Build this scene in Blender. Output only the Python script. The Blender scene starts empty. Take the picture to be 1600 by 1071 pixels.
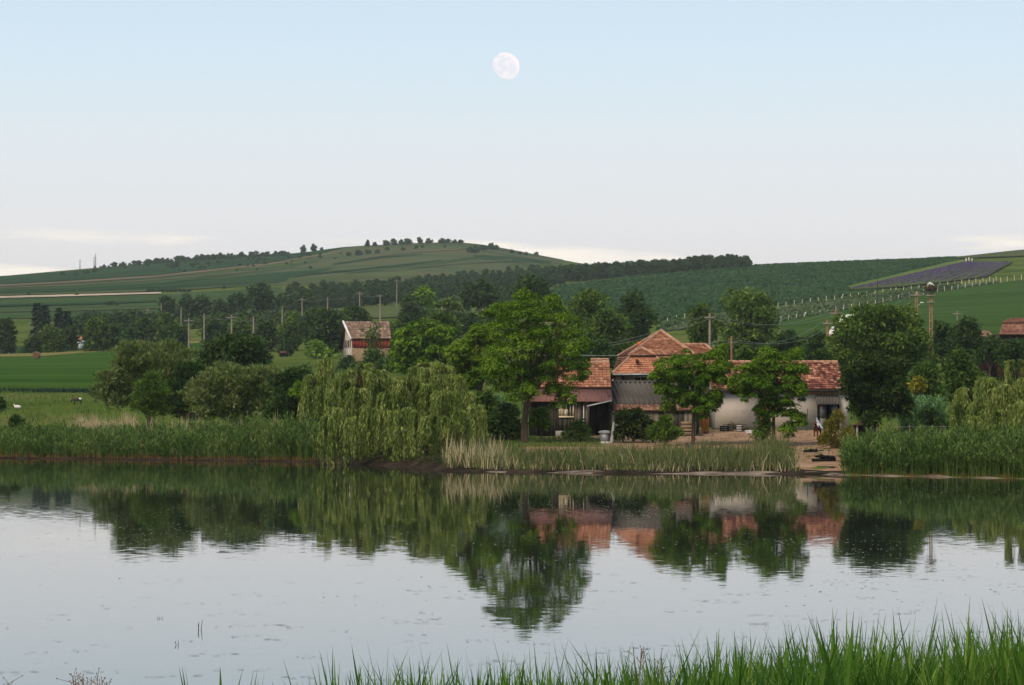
import bpy, math, random
import numpy as np

# ------------------------------------------------------------------ camera, sky, sun, exposure
F = 4537.0            # focal length in photo pixels (photo 1600 wide)
HZ = 605.0            # photo row of the horizon
CAMZ = 4.5            # camera height above the pond
sc = bpy.context.scene
C = sc.collection
R = math.radians

cam_d = bpy.data.cameras.new("camera")
cam = bpy.data.objects.new("camera", cam_d)
C.objects.link(cam)
cam.location = (0, 0, CAMZ)
cam.rotation_euler = (R(90), 0, 0)
cam_d.sensor_width = 36
cam_d.lens = 36 * F / 1600
cam_d.shift_y = (HZ - 535.5) / 1600
cam_d.clip_start = 0.5
cam_d.clip_end = 60000
sc.camera = cam

SUN_EL, SUN_AZ = 46.0, 215.0       # degrees; azimuth clockwise from +Y (the view), so the sun is behind the camera, to its left
world = bpy.data.worlds.new("World")
sc.world = world
world.use_nodes = True
wn, wl = world.node_tree.nodes, world.node_tree.links
wn.clear()


def wnode(t, **k):
    n = wn.new(t)
    for a, b in k.items():
        setattr(n, a, b)
    return n


w_out = wnode("ShaderNodeOutputWorld")
w_bg = wnode("ShaderNodeBackground")
w_bg.inputs["Strength"].default_value = 0.1
w_sky = wnode("ShaderNodeTexSky", sky_type="NISHITA", sun_disc=False, sun_elevation=R(SUN_EL), sun_rotation=R(SUN_AZ),
              altitude=300, air_density=1.0, dust_density=2.0, ozone_density=1.5)
w_tc = wnode("ShaderNodeTexCoord")
w_sep = wnode("ShaderNodeSeparateXYZ")
w_ramp = wnode("ShaderNodeValToRGB")
wl.new(w_tc.outputs["Generated"], w_sep.inputs[0])
wl.new(w_sep.outputs["Z"], w_ramp.inputs["Fac"])
cr = w_ramp.color_ramp
SKY = [(0.0, (.675, .64, .635)), (.035, (.69, .66, .66)), (.058, (.69, .685, .695)), (.085, (.645, .695, .725)),
       (.115, (.56, .675, .755)), (.17, (.47, .585, .695)), (.35, (.44, .54, .65)), (1.0, (.40, .48, .59))]
while len(cr.elements) < len(SKY):
    cr.elements.new(.5)
for e, (p, c) in zip(cr.elements, SKY):
    e.position = p
    e.color = (*c, 1)
# low evening cloud bank all round the horizon: patches of cream, faint
w_map = wnode("ShaderNodeMapping")
w_map.inputs["Scale"].default_value = (7, 7, 75)
w_map.inputs["Location"].default_value = (7.48, -4.1735, 3.84)
w_noise = wnode("ShaderNodeTexNoise")
w_noise.inputs["Scale"].default_value = 1.0
w_noise.inputs["Detail"].default_value = 5
w_noise.inputs["Roughness"].default_value = .5
wl.new(w_tc.outputs["Generated"], w_map.inputs[0])
wl.new(w_map.outputs[0], w_noise.inputs["Vector"])
w_cr = wnode("ShaderNodeValToRGB")
w_cr.color_ramp.elements[0].position = .50
w_cr.color_ramp.elements[1].position = .58
wl.new(w_noise.outputs["Fac"], w_cr.inputs["Fac"])
w_band = wnode("ShaderNodeValToRGB")
b = w_band.color_ramp
for _ in range(2):
    b.elements.new(.5)
for e, (p, v) in zip(b.elements, ((.0, 1), (.049, 1), (.0555, 0), (1, 0))):
    e.position = p
    e.color = (v, v, v, 1)
wl.new(w_sep.outputs["Z"], w_band.inputs["Fac"])
w_mul = wnode("ShaderNodeMath", operation="MULTIPLY")
wl.new(w_cr.outputs["Color"], w_mul.inputs[0])
wl.new(w_band.outputs["Color"], w_mul.inputs[1])
w_mul2 = wnode("ShaderNodeMath", operation="MULTIPLY")
wl.new(w_mul.outputs[0], w_mul2.inputs[0])
w_mul2.inputs[1].default_value = .9
w_cl = wnode("ShaderNodeMixRGB")
w_cl.inputs["Color2"].default_value = (.93, .85, .74, 1)
wl.new(w_mul2.outputs[0], w_cl.inputs["Fac"])
wl.new(w_ramp.outputs["Color"], w_cl.inputs["Color1"])
w_sc = wnode("ShaderNodeVectorMath", operation="SCALE")
w_sc.inputs["Scale"].default_value = 10.0
wl.new(w_cl.outputs["Color"], w_sc.inputs[0])
w_mix = wnode("ShaderNodeMixRGB")
w_mix.inputs["Fac"].default_value = .9
wl.new(w_sky.outputs["Color"], w_mix.inputs["Color1"])
wl.new(w_sc.outputs["Vector"], w_mix.inputs["Color2"])
wl.new(w_mix.outputs["Color"], w_bg.inputs["Color"])
wl.new(w_bg.outputs[0], w_out.inputs["Surface"])

sun_d = bpy.data.lights.new("sun", "SUN")
sun_d.energy = 2.4
sun_d.angle = R(28)
sun_d.color = (1.0, .84, .62)
sun = bpy.data.objects.new("sun", sun_d)
C.objects.link(sun)
sun.rotation_euler = (R(90 - SUN_EL), 0, R(180 - SUN_AZ))
sun.location = (-30, -60, 40)

sc.view_settings.view_transform = "Standard"
sc.view_settings.look = "None"
sc.view_settings.gamma = 1
sc.view_settings.exposure = 0.36
sc.view_settings.use_curve_mapping = False
sc.render.engine = "CYCLES"
cy = sc.cycles
cy.max_bounces = 5
cy.diffuse_bounces = 3
cy.glossy_bounces = 3
cy.transmission_bounces = 2
cy.transparent_max_bounces = 6
cy.volume_bounces = 0
cy.use_denoising = True
cy.sample_clamp_indirect = 4

rng = np.random.default_rng(11)
random.seed(11)


# ------------------------------------------------------------------ materials
def nt(name):
    m = bpy.data.materials.new(name)
    m.use_nodes = True
    t = m.node_tree
    p = t.nodes["Principled BSDF"]
    return m, t, p


def node(t, typ, **k):
    n = t.nodes.new(typ)
    for a, v in k.items():
        setattr(n, a, v)
    return n


def ramp(t, stops, interp="LINEAR"):
    n = t.nodes.new("ShaderNodeValToRGB")
    r = n.color_ramp
    r.interpolation = interp
    while len(r.elements) < len(stops):
        r.elements.new(.5)
    for e, (p, c) in zip(r.elements, stops):
        e.position = p
        e.color = (*c, 1)
    return n


def tex(t, scale, detail=4, rough=.55, stretch=None, coord="Object"):
    tc = node(t, "ShaderNodeTexCoord")
    n = node(t, "ShaderNodeTexNoise")
    n.inputs["Scale"].default_value = scale
    n.inputs["Detail"].default_value = detail
    n.inputs["Roughness"].default_value = rough
    if stretch:
        mp = node(t, "ShaderNodeMapping")
        mp.inputs["Scale"].default_value = stretch
        t.links.new(tc.outputs[coord], mp.inputs[0])
        t.links.new(mp.outputs[0], n.inputs["Vector"])
    else:
        t.links.new(tc.outputs[coord], n.inputs["Vector"])
    return n


def surf(name, c1, c2, scale=1.0, rough=.85, stretch=None, detail=5, bump=0.0, bscale=None, lo=.35, hi=.65, spec=.0, c3=None, metal=0):
    m, t, p = nt(name)
    n = tex(t, scale, detail, .6, stretch)
    stops = [(lo, c1), (hi, c2)] if c3 is None else [(lo, c1), ((lo + hi) / 2, c2), (hi, c3)]
    r = ramp(t, stops)
    t.links.new(n.outputs["Fac"], r.inputs["Fac"])
    t.links.new(r.outputs["Color"], p.inputs["Base Color"])
    p.inputs["Roughness"].default_value = rough
    p.inputs["Specular IOR Level"].default_value = spec
    p.inputs["Metallic"].default_value = metal
    if bump:
        n2 = tex(t, bscale or scale * 6, 4, .6, stretch)
        bp = node(t, "ShaderNodeBump")
        bp.inputs["Strength"].default_value = min(1, bump)
        bp.inputs["Distance"].default_value = bump * .1
        t.links.new(n2.outputs["Fac"], bp.inputs["Height"])
        t.links.new(bp.outputs[0], p.inputs["Normal"])
    return m


def leafmat(name, dark, light, tip=None, trans=.22, nscale=.35, rough=.6):
    """leaf colour varies leaf by leaf and branch by branch"""
    m, t, p = nt(name)
    g = node(t, "ShaderNodeNewGeometry")
    n = tex(t, nscale, 2, .5)
    a = node(t, "ShaderNodeMath", operation="MULTIPLY")
    a.inputs[1].default_value = .55
    t.links.new(g.outputs["Random Per Island"], a.inputs[0])
    b_ = node(t, "ShaderNodeMath", operation="MULTIPLY_ADD")
    b_.inputs[1].default_value = .9
    t.links.new(n.outputs["Fac"], b_.inputs[0])
    t.links.new(a.outputs[0], b_.inputs[2])
    r = ramp(t, [(.3, dark), (.85, light)] + ([(1.0, tip)] if tip else []))
    t.links.new(b_.outputs[0], r.inputs["Fac"])
    t.links.new(r.outputs["Color"], p.inputs["Base Color"])
    p.inputs["Roughness"].default_value = rough
    p.inputs["Specular IOR Level"].default_value = .08
    tr = node(t, "ShaderNodeBsdfTranslucent")
    t.links.new(r.outputs["Color"], tr.inputs["Color"])
    mx = node(t, "ShaderNodeMixShader")
    mx.inputs[0].default_value = trans
    out = t.nodes["Material Output"]
    t.links.new(p.outputs[0], mx.inputs[1])
    t.links.new(tr.outputs[0], mx.inputs[2])
    t.links.new(mx.outputs[0], out.inputs["Surface"])
    return m


def tilemat(name, stops, interp="LINEAR", rough=.85):
    m, t, p = nt(name)
    g = node(t, "ShaderNodeNewGeometry")
    r = ramp(t, stops, interp)
    t.links.new(g.outputs["Random Per Island"], r.inputs["Fac"])
    n = tex(t, 1.3, 4, .65)
    r2 = ramp(t, [(.35, (.55, .52, .5)), (.6, (1.05, 1.02, 1.0))])
    t.links.new(n.outputs["Fac"], r2.inputs["Fac"])
    mx = node(t, "ShaderNodeMixRGB", blend_type="MULTIPLY")
    mx.inputs["Fac"].default_value = 1
    t.links.new(r.outputs["Color"], mx.inputs["Color1"])
    t.links.new(r2.outputs["Color"], mx.inputs["Color2"])
    t.links.new(mx.outputs["Color"], p.inputs["Base Color"])
    p.inputs["Roughness"].default_value = rough
    p.inputs["Specular IOR Level"].default_value = .2
    return m


M = {}
# foliage (real-world leaf albedos)
M["locust"] = leafmat("locust_leaf", (.022, .066, .006), (.130, .245, .016), (.27, .39, .035), trans=.3)
M["locust_light"] = leafmat("pale_locust_leaf", (.042, .10, .008), (.15, .265, .020), (.25, .36, .045), trans=.3)
M["broad_light"] = leafmat("light_broad_leaf", (.024, .060, .010), (.092, .155, .021), (.15, .22, .04))
M["walnut"] = leafmat("walnut_leaf", (.010, .024, .005), (.036, .060, .010), (.08, .105, .025))
M["broad"] = leafmat("broad_leaf", (.018, .046, .008), (.074, .132, .017), (.13, .19, .03))
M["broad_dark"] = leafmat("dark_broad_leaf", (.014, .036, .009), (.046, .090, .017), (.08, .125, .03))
M["far_leaf"] = leafmat("far_leaf", (.021, .050, .018), (.058, .105, .030), (.09, .14, .042), nscale=.15)
M["willow"] = leafmat("willow_leaf", (.042, .076, .012), (.195, .255, .050), (.36, .38, .125), nscale=.75, trans=.3)
M["silver"] = leafmat("silver_leaf", (.040, .075, .014), (.145, .19, .050), (.24, .27, .11), nscale=.6)
M["lime"] = leafmat("lime_leaf", (.040, .085, .010), (.095, .165, .020), (.13, .20, .03))
M["yellowish"] = leafmat("yellow_leaf", (.10, .11, .012), (.22, .20, .02), (.35, .30, .03))
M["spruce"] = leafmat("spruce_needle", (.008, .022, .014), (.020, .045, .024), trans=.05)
M["reed"] = leafmat("reed_leaf", (.030, .070, .013), (.095, .165, .030), (.17, .22, .06), trans=.3, nscale=.5)
M["reed_blue"] = leafmat("cattail_leaf", (.040, .066, .018), (.115, .140, .045), (.20, .21, .08), trans=.25)
M["straw"] = leafmat("dead_reed", (.24, .18, .095), (.46, .37, .22), (.58, .48, .32), trans=.2)
M["straw_litter"] = leafmat("straw_litter", (.10, .06, .035), (.30, .21, .12), trans=.05)
M["rust_stem"] = leafmat("reed_root_stem", (.07, .036, .014), (.17, .09, .035), trans=.1)
M["front_grass"] = leafmat("front_reed_leaf", (.024, .070, .010), (.088, .185, .021), (.18, .27, .05), trans=.35, nscale=1.6)
M["meadow_tuft"] = leafmat("meadow_grass", (.040, .085, .016), (.095, .165, .030), (.19, .20, .06), trans=.25, nscale=.1)
M["corn_leaf"] = leafmat("maize_leaf", (.020, .055, .018), (.048, .110, .032), (.07, .13, .04), trans=.2, nscale=.05)
M["maize_light"] = leafmat("garden_maize_leaf", (.05, .12, .03), (.12, .22, .08), trans=.25)
M["lavender"] = leafmat("lavender_bloom", (.060, .040, .095), (.125, .088, .190), trans=.05, nscale=.2)
M["weedy_yellow"] = leafmat("yellow_weed", (.040, .060, .008), (.16, .14, .016), (.33, .20, .03), trans=.2, nscale=.9)
# ground
M["soil"] = surf("pasture_ground", (.040, .066, .012), (.080, .112, .022), .035, .95, c3=(.11, .115, .035), bump=.5, bscale=1.2)
M["bank"] = surf("bank_soil", (.05, .06, .02), (.11, .09, .05), .6, .95, bump=.5)
M["yard"] = surf("yard_dirt", (.15, .088, .054), (.27, .165, .105), .8, .95, c3=(.35, .235, .155), bump=1.0, bscale=2.5, lo=.3, hi=.7)
M["mud"] = surf("shore_mud", (.08, .06, .045), (.25, .20, .155), .9, .7, bump=.4)
M["road"] = surf("dirt_track", (.34, .27, .19), (.48, .39, .28), .05, .95)
M["crop"] = surf("young_crop", (.020, .052, .008), (.036, .078, .013), .25, .9, stretch=(.03, .30, 1), bump=.6, bscale=1.6, c3=(.050, .095, .020), lo=.3, hi=.7)
M["crop_edge"] = surf("verge_grass", (.10, .12, .03), (.22, .17, .07), .08, .95)
M["corn_soil"] = surf("maize_ground", (.022, .050, .013), (.036, .076, .018), .04, .95, bump=.6, bscale=.9)
M["hill_crop"] = surf("hillside_crop", (.022, .054, .010), (.036, .074, .015), .12, .95, stretch=(.05, .45, 1), bump=.4, bscale=.5, c3=(.050, .086, .022), lo=.3, hi=.7)
M["pale_grass"] = surf("pale_hill_grass", (.075, .115, .030), (.105, .145, .035), .02, .95)
M["lav_soil"] = surf("lavender_ground", (.050, .072, .026), (.080, .092, .042), .1, .95)
M["vine_soil"] = surf("vineyard_ground", (.05, .080, .030), (.11, .11, .055), .1, .95, bump=.4)
M["f_dark"] = surf("far_crop_dark", (.017, .044, .016), (.030, .062, .022), .04, .95, stretch=(.25, 1, 1))
M["f_mid"] = surf("far_crop_mid", (.032, .062, .021), (.050, .082, .027), .04, .95, stretch=(.25, 1, 1))
M["f_olive"] = surf("far_meadow", (.040, .064, .026), (.068, .088, .036), .025, .95, stretch=(.3, 1, 1), c3=(.092, .090, .042))
M["f_tan"] = surf("far_dry_grass", (.10, .088, .045), (.16, .125, .075), .03, .95)
M["f_lite"] = surf("far_pale_field", (.060, .082, .030), (.085, .102, .038), .012, .95)
# things
M["bark"] = surf("bark", (.07, .05, .035), (.16, .12, .085), 2.2, .95, stretch=(3, 3, .5), bump=.8)
M["bark_dark"] = surf("dark_bark", (.03, .024, .018), (.07, .055, .042), 2.2, .95, stretch=(3, 3, .5), bump=.6)
M["plaster"] = surf("lime_plaster", (.35, .30, .25), (.46, .40, .345), .55, .95, bump=.25, bscale=5, c3=(.49, .435, .38))
M["cream"] = surf("cream_plaster", (.55, .42, .27), (.62, .49, .33), 1, .9)
M["grey_plaster"] = surf("grey_plaster", (.20, .19, .18), (.27, .26, .25), .8, .9)  # also gives the barn's side wall its painted shade
M["old_brick"] = surf("smoky_brick", (.035, .022, .017), (.12, .05, .028), .5, .95, bump=.4, lo=.45, hi=.75)
M["insulator"] = surf("insulator_glaze", (.20, .17, .14), (.30, .27, .23), 3, .5)
M["willow_shade_mud"] = surf("willow_shade_earth", (.016, .012, .009), (.048, .036, .026), .8, .95, bump=.5)  # mud, its colour darkened to carry the willows' missing shade
M["brick"] = surf("brick_infill", (.30, .085, .035), (.45, .15, .06), 3, .9, bump=.4)
M["wood"] = surf("weathered_board", (.095, .078, .060), (.21, .175, .135), 1.6, .9, stretch=(5, 5, .35), bump=.4)
M["wood_dark"] = surf("dark_board", (.028, .025, .022), (.075, .066, .056), 1.6, .9, stretch=(5, 5, .35), bump=.4)
M["wood_warm"] = surf("brown_timber", (.15, .10, .06), (.30, .21, .14), 1.6, .9, stretch=(1, 1, 5), bump=.4)
M["orange_door"] = surf("orange_paint", (.40, .12, .03), (.55, .19, .05), 2, .7)
M["frame_cream"] = surf("cream_window_paint", (.60, .50, .33), (.70, .60, .42), 3, .7)
M["white_paint"] = surf("white_paint", (.70, .68, .65), (.80, .79, .77), 2, .6)
M["concrete"] = surf("pole_concrete", (.20, .165, .13), (.31, .265, .21), 1.3, .9)
M["concrete_rust"] = surf("stained_concrete", (.19, .10, .05), (.29, .185, .105), .8, .9, stretch=(1, 1, .4))
M["post"] = surf("pale_post", (.56, .52, .44), (.68, .63, .55), 2, .8)
M["metal"] = surf("galvanised", (.30, .30, .30), (.45, .45, .46), 4, .5, metal=.3, spec=.3)
M["wire"] = surf("wire_metal", (.25, .25, .25), (.34, .34, .34), 4, .5)
M["rust_roof"] = surf("rusty_sheet", (.13, .062, .052), (.21, .105, .09), 1.2, .8, stretch=(4, .6, .6), c3=(.17, .08, .07), bump=.2)
M["asbestos"] = surf("corrugated_sheet", (.072, .064, .058), (.095, .085, .076), .5, .9, c3=(.115, .104, .094))
M["black"] = surf("black_rubber", (.008, .008, .009), (.020, .020, .021), 4, .6)
M["glass"] = surf("dark_pane", (.020, .022, .024), (.05, .055, .06), 1.5, .12, spec=.5)
M["glass_grey"] = surf("dusty_pane", (.10, .095, .088), (.18, .17, .16), 1.2, .4, spec=.3)
M["stone"] = surf("pale_stone", (.36, .34, .32), (.52, .50, .47), 2.5, .9, bump=.5)
M["tarp"] = surf("pale_sheet", (.45, .41, .36), (.62, .58, .52), 2, .7)
M["blue_sheet"] = surf("blue_grey_sheet", (.22, .26, .31), (.40, .44, .49), 3, .6)
M["red_wall"] = surf("red_boarding", (.22, .035, .028), (.31, .060, .045), 2, .8)
M["hay"] = surf("hay", (.15, .085, .05), (.26, .155, .095), 5, .95, bump=.6)
M["brown_hide"] = surf("brown_hide", (.07, .028, .016), (.13, .055, .030), 4, .8)
M["white_hide"] = surf("white_hide", (.62, .58, .53), (.74, .71, .66), 4, .8)
M["dark_hide"] = surf("dark_hide", (.03, .025, .022), (.06, .05, .045), 4, .8)
M["skin"] = surf("skin", (.45, .27, .19), (.50, .31, .22), 4, .6)
M["cloth_white"] = surf("white_cloth", (.70, .68, .64), (.78, .76, .72), 4, .8)
M["stick"] = surf("nest_stick", (.035, .026, .02), (.10, .075, .055), 4, .95)
M["tile"] = tilemat("clay_tile", [(0, (.25, .098, .058)), (.25, (.34, .145, .086)), (.7, (.42, .195, .118)), (1, (.49, .28, .185))])
M["tile_orange"] = tilemat("orange_clay_tile", [(0, (.41, .16, .09)), (.3, (.50, .215, .125)), (.85, (.56, .265, .16)), (1, (.36, .16, .11))])
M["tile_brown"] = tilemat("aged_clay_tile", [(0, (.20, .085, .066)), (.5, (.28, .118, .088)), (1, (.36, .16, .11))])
M["tile_mixed"] = tilemat("patched_clay_tile", [(0, (.13, .045, .036)), (.30, (.19, .068, .05)), (.55, (.30, .125, .08)), (.82, (.48, .25, .155))], "CONSTANT")
M["tile_pale"] = tilemat("weathered_tile", [(0, (.24, .125, .085)), (.5, (.35, .195, .135)), (1, (.44, .27, .20))])
M["tile_faded"] = tilemat("faded_tile", [(0, (.20, .125, .095)), (1, (.34, .235, .18))])
M["tile_far"] = tilemat("far_clay_tile", [(0, (.22, .095, .065)), (1, (.34, .175, .125))])
M["ridge"] = surf("ridge_mortar", (.30, .155, .095), (.44, .28, .19), 3, .9)
M["under_roof"] = surf("roof_boarding", (.06, .035, .026), (.10, .055, .04), 2, .95)


# ------------------------------------------------------------------ mesh helpers
def mesh_np(name, V, faces):
    """faces: list of int arrays (m,k)"""
    me = bpy.data.meshes.new(name)
    V = np.asarray(V, dtype=np.float32)
    faces = [np.asarray(f, dtype=np.int32) for f in faces if len(f)]
    me.vertices.add(len(V))
    me.vertices.foreach_set("co", V.ravel())
    loops = np.concatenate([f.ravel() for f in faces])
    tot = np.concatenate([np.full(len(f), f.shape[1], np.int32) for f in faces])
    start = np.concatenate([[0], np.cumsum(tot)[:-1]]).astype(np.int32)
    me.loops.add(len(loops))
    me.loops.foreach_set("vertex_index", loops)
    me.polygons.add(len(tot))
    me.polygons.foreach_set("loop_start", start)
    me.polygons.foreach_set("loop_total", tot)
    me.update(calc_edges=True)
    me.validate()
    return me


class MB:
    """collects geometry in world coordinates"""
    def __init__(s):
        s.V, s.F, s.n = [], {}, 0

    def add(s, V, *faces):
        V = np.asarray(V, float).reshape(-1, 3)
        for f in faces:
            f = np.asarray(f, int)
            if f.ndim == 1:
                f = f[None]
            s.F.setdefault(f.shape[1], []).append(f + s.n)
        s.V.append(V)
        s.n += len(V)
        return s

    def hexa(s, p):
        """8 corners: bottom loop 0-3, top loop 4-7"""
        return s.add(p, [[3, 2, 1, 0], [4, 5, 6, 7], [0, 1, 5, 4], [1, 2, 6, 5], [2, 3, 7, 6], [3, 0, 4, 7]])

    def box(s, x0, x1, y0, y1, z0, z1):
        return s.hexa([(x0, y0, z0), (x1, y0, z0), (x1, y1, z0), (x0, y1, z0), (x0, y0, z1), (x1, y0, z1), (x1, y1, z1), (x0, y1, z1)])

    def bar(s, a, b_, w, h=None):
        """square bar from a to b"""
        h = h or w
        a, b_ = np.array(a, float), np.array(b_, float)
        d = b_ - a
        d /= np.linalg.norm(d) + 1e-9
        up = np.array([0, 0, 1.]) if abs(d[2]) < .9 else np.array([0, 1., 0])
        u = np.cross(d, up); u /= np.linalg.norm(u)
        v = np.cross(u, d)
        c = [-u * w / 2 - v * h / 2, u * w / 2 - v * h / 2, u * w / 2 + v * h / 2, -u * w / 2 + v * h / 2]
        return s.hexa([a + q for q in c] + [b_ + q for q in c])

    def tube(s, pts, rad, n=7, cap=True):
        pts = np.asarray(pts, float)
        k = len(pts)
        rad = np.broadcast_to(np.asarray(rad, float), (k,))
        tg = np.gradient(pts, axis=0)
        tg /= np.linalg.norm(tg, axis=1)[:, None] + 1e-9
        ref = np.array([1., .13, .07]) if abs(tg[0, 0]) < .9 else np.array([0, 1., .1])
        V = []
        for i in range(k):
            u = np.cross(tg[i], ref); u /= np.linalg.norm(u) + 1e-9
            v = np.cross(tg[i], u)
            a = np.arange(n) * 2 * math.pi / n
            V.append(pts[i] + rad[i] * (np.cos(a)[:, None] * u + np.sin(a)[:, None] * v))
        q = []
        for i in range(k - 1):
            for j in range(n):
                q.append([i * n + j, i * n + (j + 1) % n, (i + 1) * n + (j + 1) % n, (i + 1) * n + j])
        s.add(np.concatenate(V), q)
        if cap:
            s.add(V[0], [list(range(n))[::-1]])
            s.add(V[-1], [list(range(n))])
        return s

    def lathe(s, c, prof, n=12, axis="z"):
        a = np.arange(n) * 2 * math.pi / n
        V = []
        for r, h in prof:
            ring = np.stack([r * np.cos(a), r * np.sin(a), np.full(n, h)], 1)
            if axis == "x":
                ring = ring[:, [2, 0, 1]]
            if axis == "y":
                ring = ring[:, [0, 2, 1]]
            V.append(ring + np.array(c))
        q = [[i * n + j, i * n + (j + 1) % n, (i + 1) * n + (j + 1) % n, (i + 1) * n + j] for i in range(len(prof) - 1) for j in range(n)]
        return s.add(np.concatenate(V), q)

    def blob(s, c, r, seed=0, rough=.15, nu=10, nv=6):
        g = np.random.default_rng(seed)
        th = np.linspace(0, math.pi, nv + 1)
        ph = np.arange(nu) * 2 * math.pi / nu
        V = []
        for t_ in th:
            k = 1 + rough * g.standard_normal(nu) * math.sin(t_)
            V.append(np.stack([r[0] * np.sin(t_) * np.cos(ph) * k, r[1] * np.sin(t_) * np.sin(ph) * k, np.full(nu, r[2] * math.cos(t_))], 1))
        q = [[i * nu + j, (i + 1) * nu + j, (i + 1) * nu + (j + 1) % nu, i * nu + (j + 1) % nu] for i in range(nv) for j in range(nu)]
        return s.add(np.concatenate(V) + np.array(c), q)

    def build(s, name, mt, parent=None, kind=None, loc=None, smooth=False):
        V = np.concatenate(s.V)
        o_ = np.zeros(3)
        if parent is not None:
            p = parent
            while p is not None:
                o_ += np.array(p.location)
                p = p.parent
        elif loc is not None:
            o_ = np.array(loc, float)
        me = mesh_np(name, V - o_, [np.concatenate(f) for f in s.F.values()])
        if smooth:
            me.polygons.foreach_set("use_smooth", np.ones(len(me.polygons), bool))
        me.materials.append(M[mt] if isinstance(mt, str) else mt)
        o = bpy.data.objects.new(name, me)
        C.objects.link(o)
        if parent is not None:
            o.parent = parent
        elif loc is not None:
            o.location = loc
        if kind:
            o["kind"] = kind
        return o


def tag(o, label, cat=None, group=None, kind=None):
    o["label"] = label
    if cat:
        o["category"] = cat
    if group:
        o["group"] = group
    if kind:
        o["kind"] = kind
    return o


def thing(name, label, cat, loc, group=None):
    o = bpy.data.objects.new(name, None)
    C.objects.link(o)
    o.location = loc
    o.empty_display_size = .5
    return tag(o, label, cat, group)


def dup(o, parent=None):
    c = o.copy()
    C.objects.link(c)
    if parent is not None:
        c.parent = parent
    for ch in list(o.children):
        dup(ch, c)
    return c


def struct(o, label=None):
    o["kind"] = "structure"
    if label:
        o["label"] = label
    return o


# ------------------------------------------------------------------ the lie of the land (surveyed from the photograph, in metres)
SH_PX = [-2500, 0, 250, 500, 640, 690, 800, 1000, 1260, 1600, 4100]
SH_Y = [716, 716, 719, 722, 730, 735.5, 738, 740, 741, 748, 752]


def shore(px):
    return F * CAMZ / (np.interp(px, SH_PX, SH_Y) - HZ)


CREST = [(-2500, 470), (-400, 440), (0, 430), (62, 424), (140, 417), (250, 408), (375, 398), (469, 393), (540, 382), (600, 379),
         (650, 376), (720, 374.5), (760, 379), (820, 391), (880, 403), (910, 409), (1000, 425), (1200, 445), (1600, 450), (4100, 470)]
SL = {
    260: [(0, 630), (1600, 632)],
    300: [(0, 612), (500, 614), (1600, 616)],
    450: [(0, 583), (300, 580), (500, 572), (700, 573), (870, 571), (1000, 558), (1200, 548), (1400, 544), (1600, 543)],
    600: [(0, 559), (190, 553), (300, 549), (420, 547), (500, 543), (700, 532), (870, 527), (1000, 517), (1200, 514), (1400, 514), (1600, 514)],
    750: [(0, 538), (250, 530), (500, 505), (600, 497), (700, 497), (870, 487), (1000, 499), (1200, 495), (1400, 484), (1600, 473)],
    900: [(0, 503), (250, 497), (500, 484), (700, 474), (870, 466), (1000, 474), (1200, 468), (1400, 452), (1600, 438)],
    1100: [(0, 468), (250, 463), (500, 464), (700, 458), (870, 448), (1000, 441), (1200, 428), (1400, 419), (1600, 406)],
    1250: [(0, 455), (250, 447), (500, 450), (700, 449), (870, 441), (1000, 427), (1120, 415), (1180, 412), (1300, 407), (1400, 404), (1480, 401.5), (1540, 395), (1600, 387)],
    1500: [(0, 445), (250, 430), (500, 427), (700, 424), (870, 438), (1000, 440), (1200, 440), (1400, 432), (1600, 415)],
    2000: CREST,
    2600: [(p, y + 40) for p, y in CREST],
    3600: [(p, 530) for p, y in CREST],
}
COLS = np.concatenate([np.linspace(-2500, -60, 30), np.arange(-48, 1660, 6.0), np.linspace(1668, 4100, 30)])
ROWS = np.geomspace(120, 3600, 310)


def _build_z():
    Z = np.zeros((len(ROWS), len(COLS)))
    S = shore(COLS)
    Ds = sorted(SL)
    tab = {d: CAMZ + (HZ - np.interp(COLS, *zip(*SL[d]))) * d / F for d in Ds}
    t_ = lambda d: np.interp(d - S, [-30, 0, 1.5, 15, 45, 90], [-1.4, 0, .32, .92, 1.5, 2.5])
    tab[228] = np.minimum(t_(228), 2.45)
    Ds = sorted(tab)
    for i, d in enumerate(ROWS):
        if d <= 228:
            Z[i] = t_(d)
        else:
            k = max(j for j in range(len(Ds)) if Ds[j] <= d + 1e-6)
            k = min(k, len(Ds) - 2)
            u = (d - Ds[k]) / (Ds[k + 1] - Ds[k])
            Z[i] = tab[Ds[k]] * (1 - u) + tab[Ds[k + 1]] * u
    ker = np.exp(-.5 * (np.arange(-8, 9) / 3.2) ** 2); ker /= ker.sum()
    Zs = Z.copy()
    pad = np.pad(Z, ((8, 8), (0, 0)), mode="edge")
    sm = sum(ker[j] * pad[j:j + len(ROWS)] for j in range(17))
    far = ROWS > 232
    Zs[far] = sm[far]
    pad = np.pad(Zs, ((0, 0), (8, 8)), mode="edge")
    sm = sum(ker[j] * pad[:, j:j + len(COLS)] for j in range(17))
    w = np.clip((ROWS - 200) / 100, 0, 1)[:, None]
    Zs = Zs * (1 - w) + sm * w
    g = np.random.default_rng(3)
    return Zs


ZG = _build_z()
LROW = np.log(ROWS)


def gz_pd(px, D):
    """ground height at column px, distance D (arrays ok)"""
    px, D = np.broadcast_arrays(np.asarray(px, float), np.asarray(D, float))
    fi = np.clip((np.log(D) - LROW[0]) / (LROW[1] - LROW[0]), 0, len(ROWS) - 1.001)
    i = fi.astype(int); u = fi - i
    j = np.clip(np.searchsorted(COLS, px, side="right") - 1, 0, len(COLS) - 2)
    v = np.clip((px - COLS[j]) / (COLS[j + 1] - COLS[j]), 0, 1)
    return (ZG[i, j] * (1 - u) * (1 - v) + ZG[i + 1, j] * u * (1 - v) + ZG[i, j + 1] * (1 - u) * v + ZG[i + 1, j + 1] * u * v)


def gz(X, Y):
    return gz_pd(800 + np.asarray(X) * F / np.asarray(Y), Y)


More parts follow.
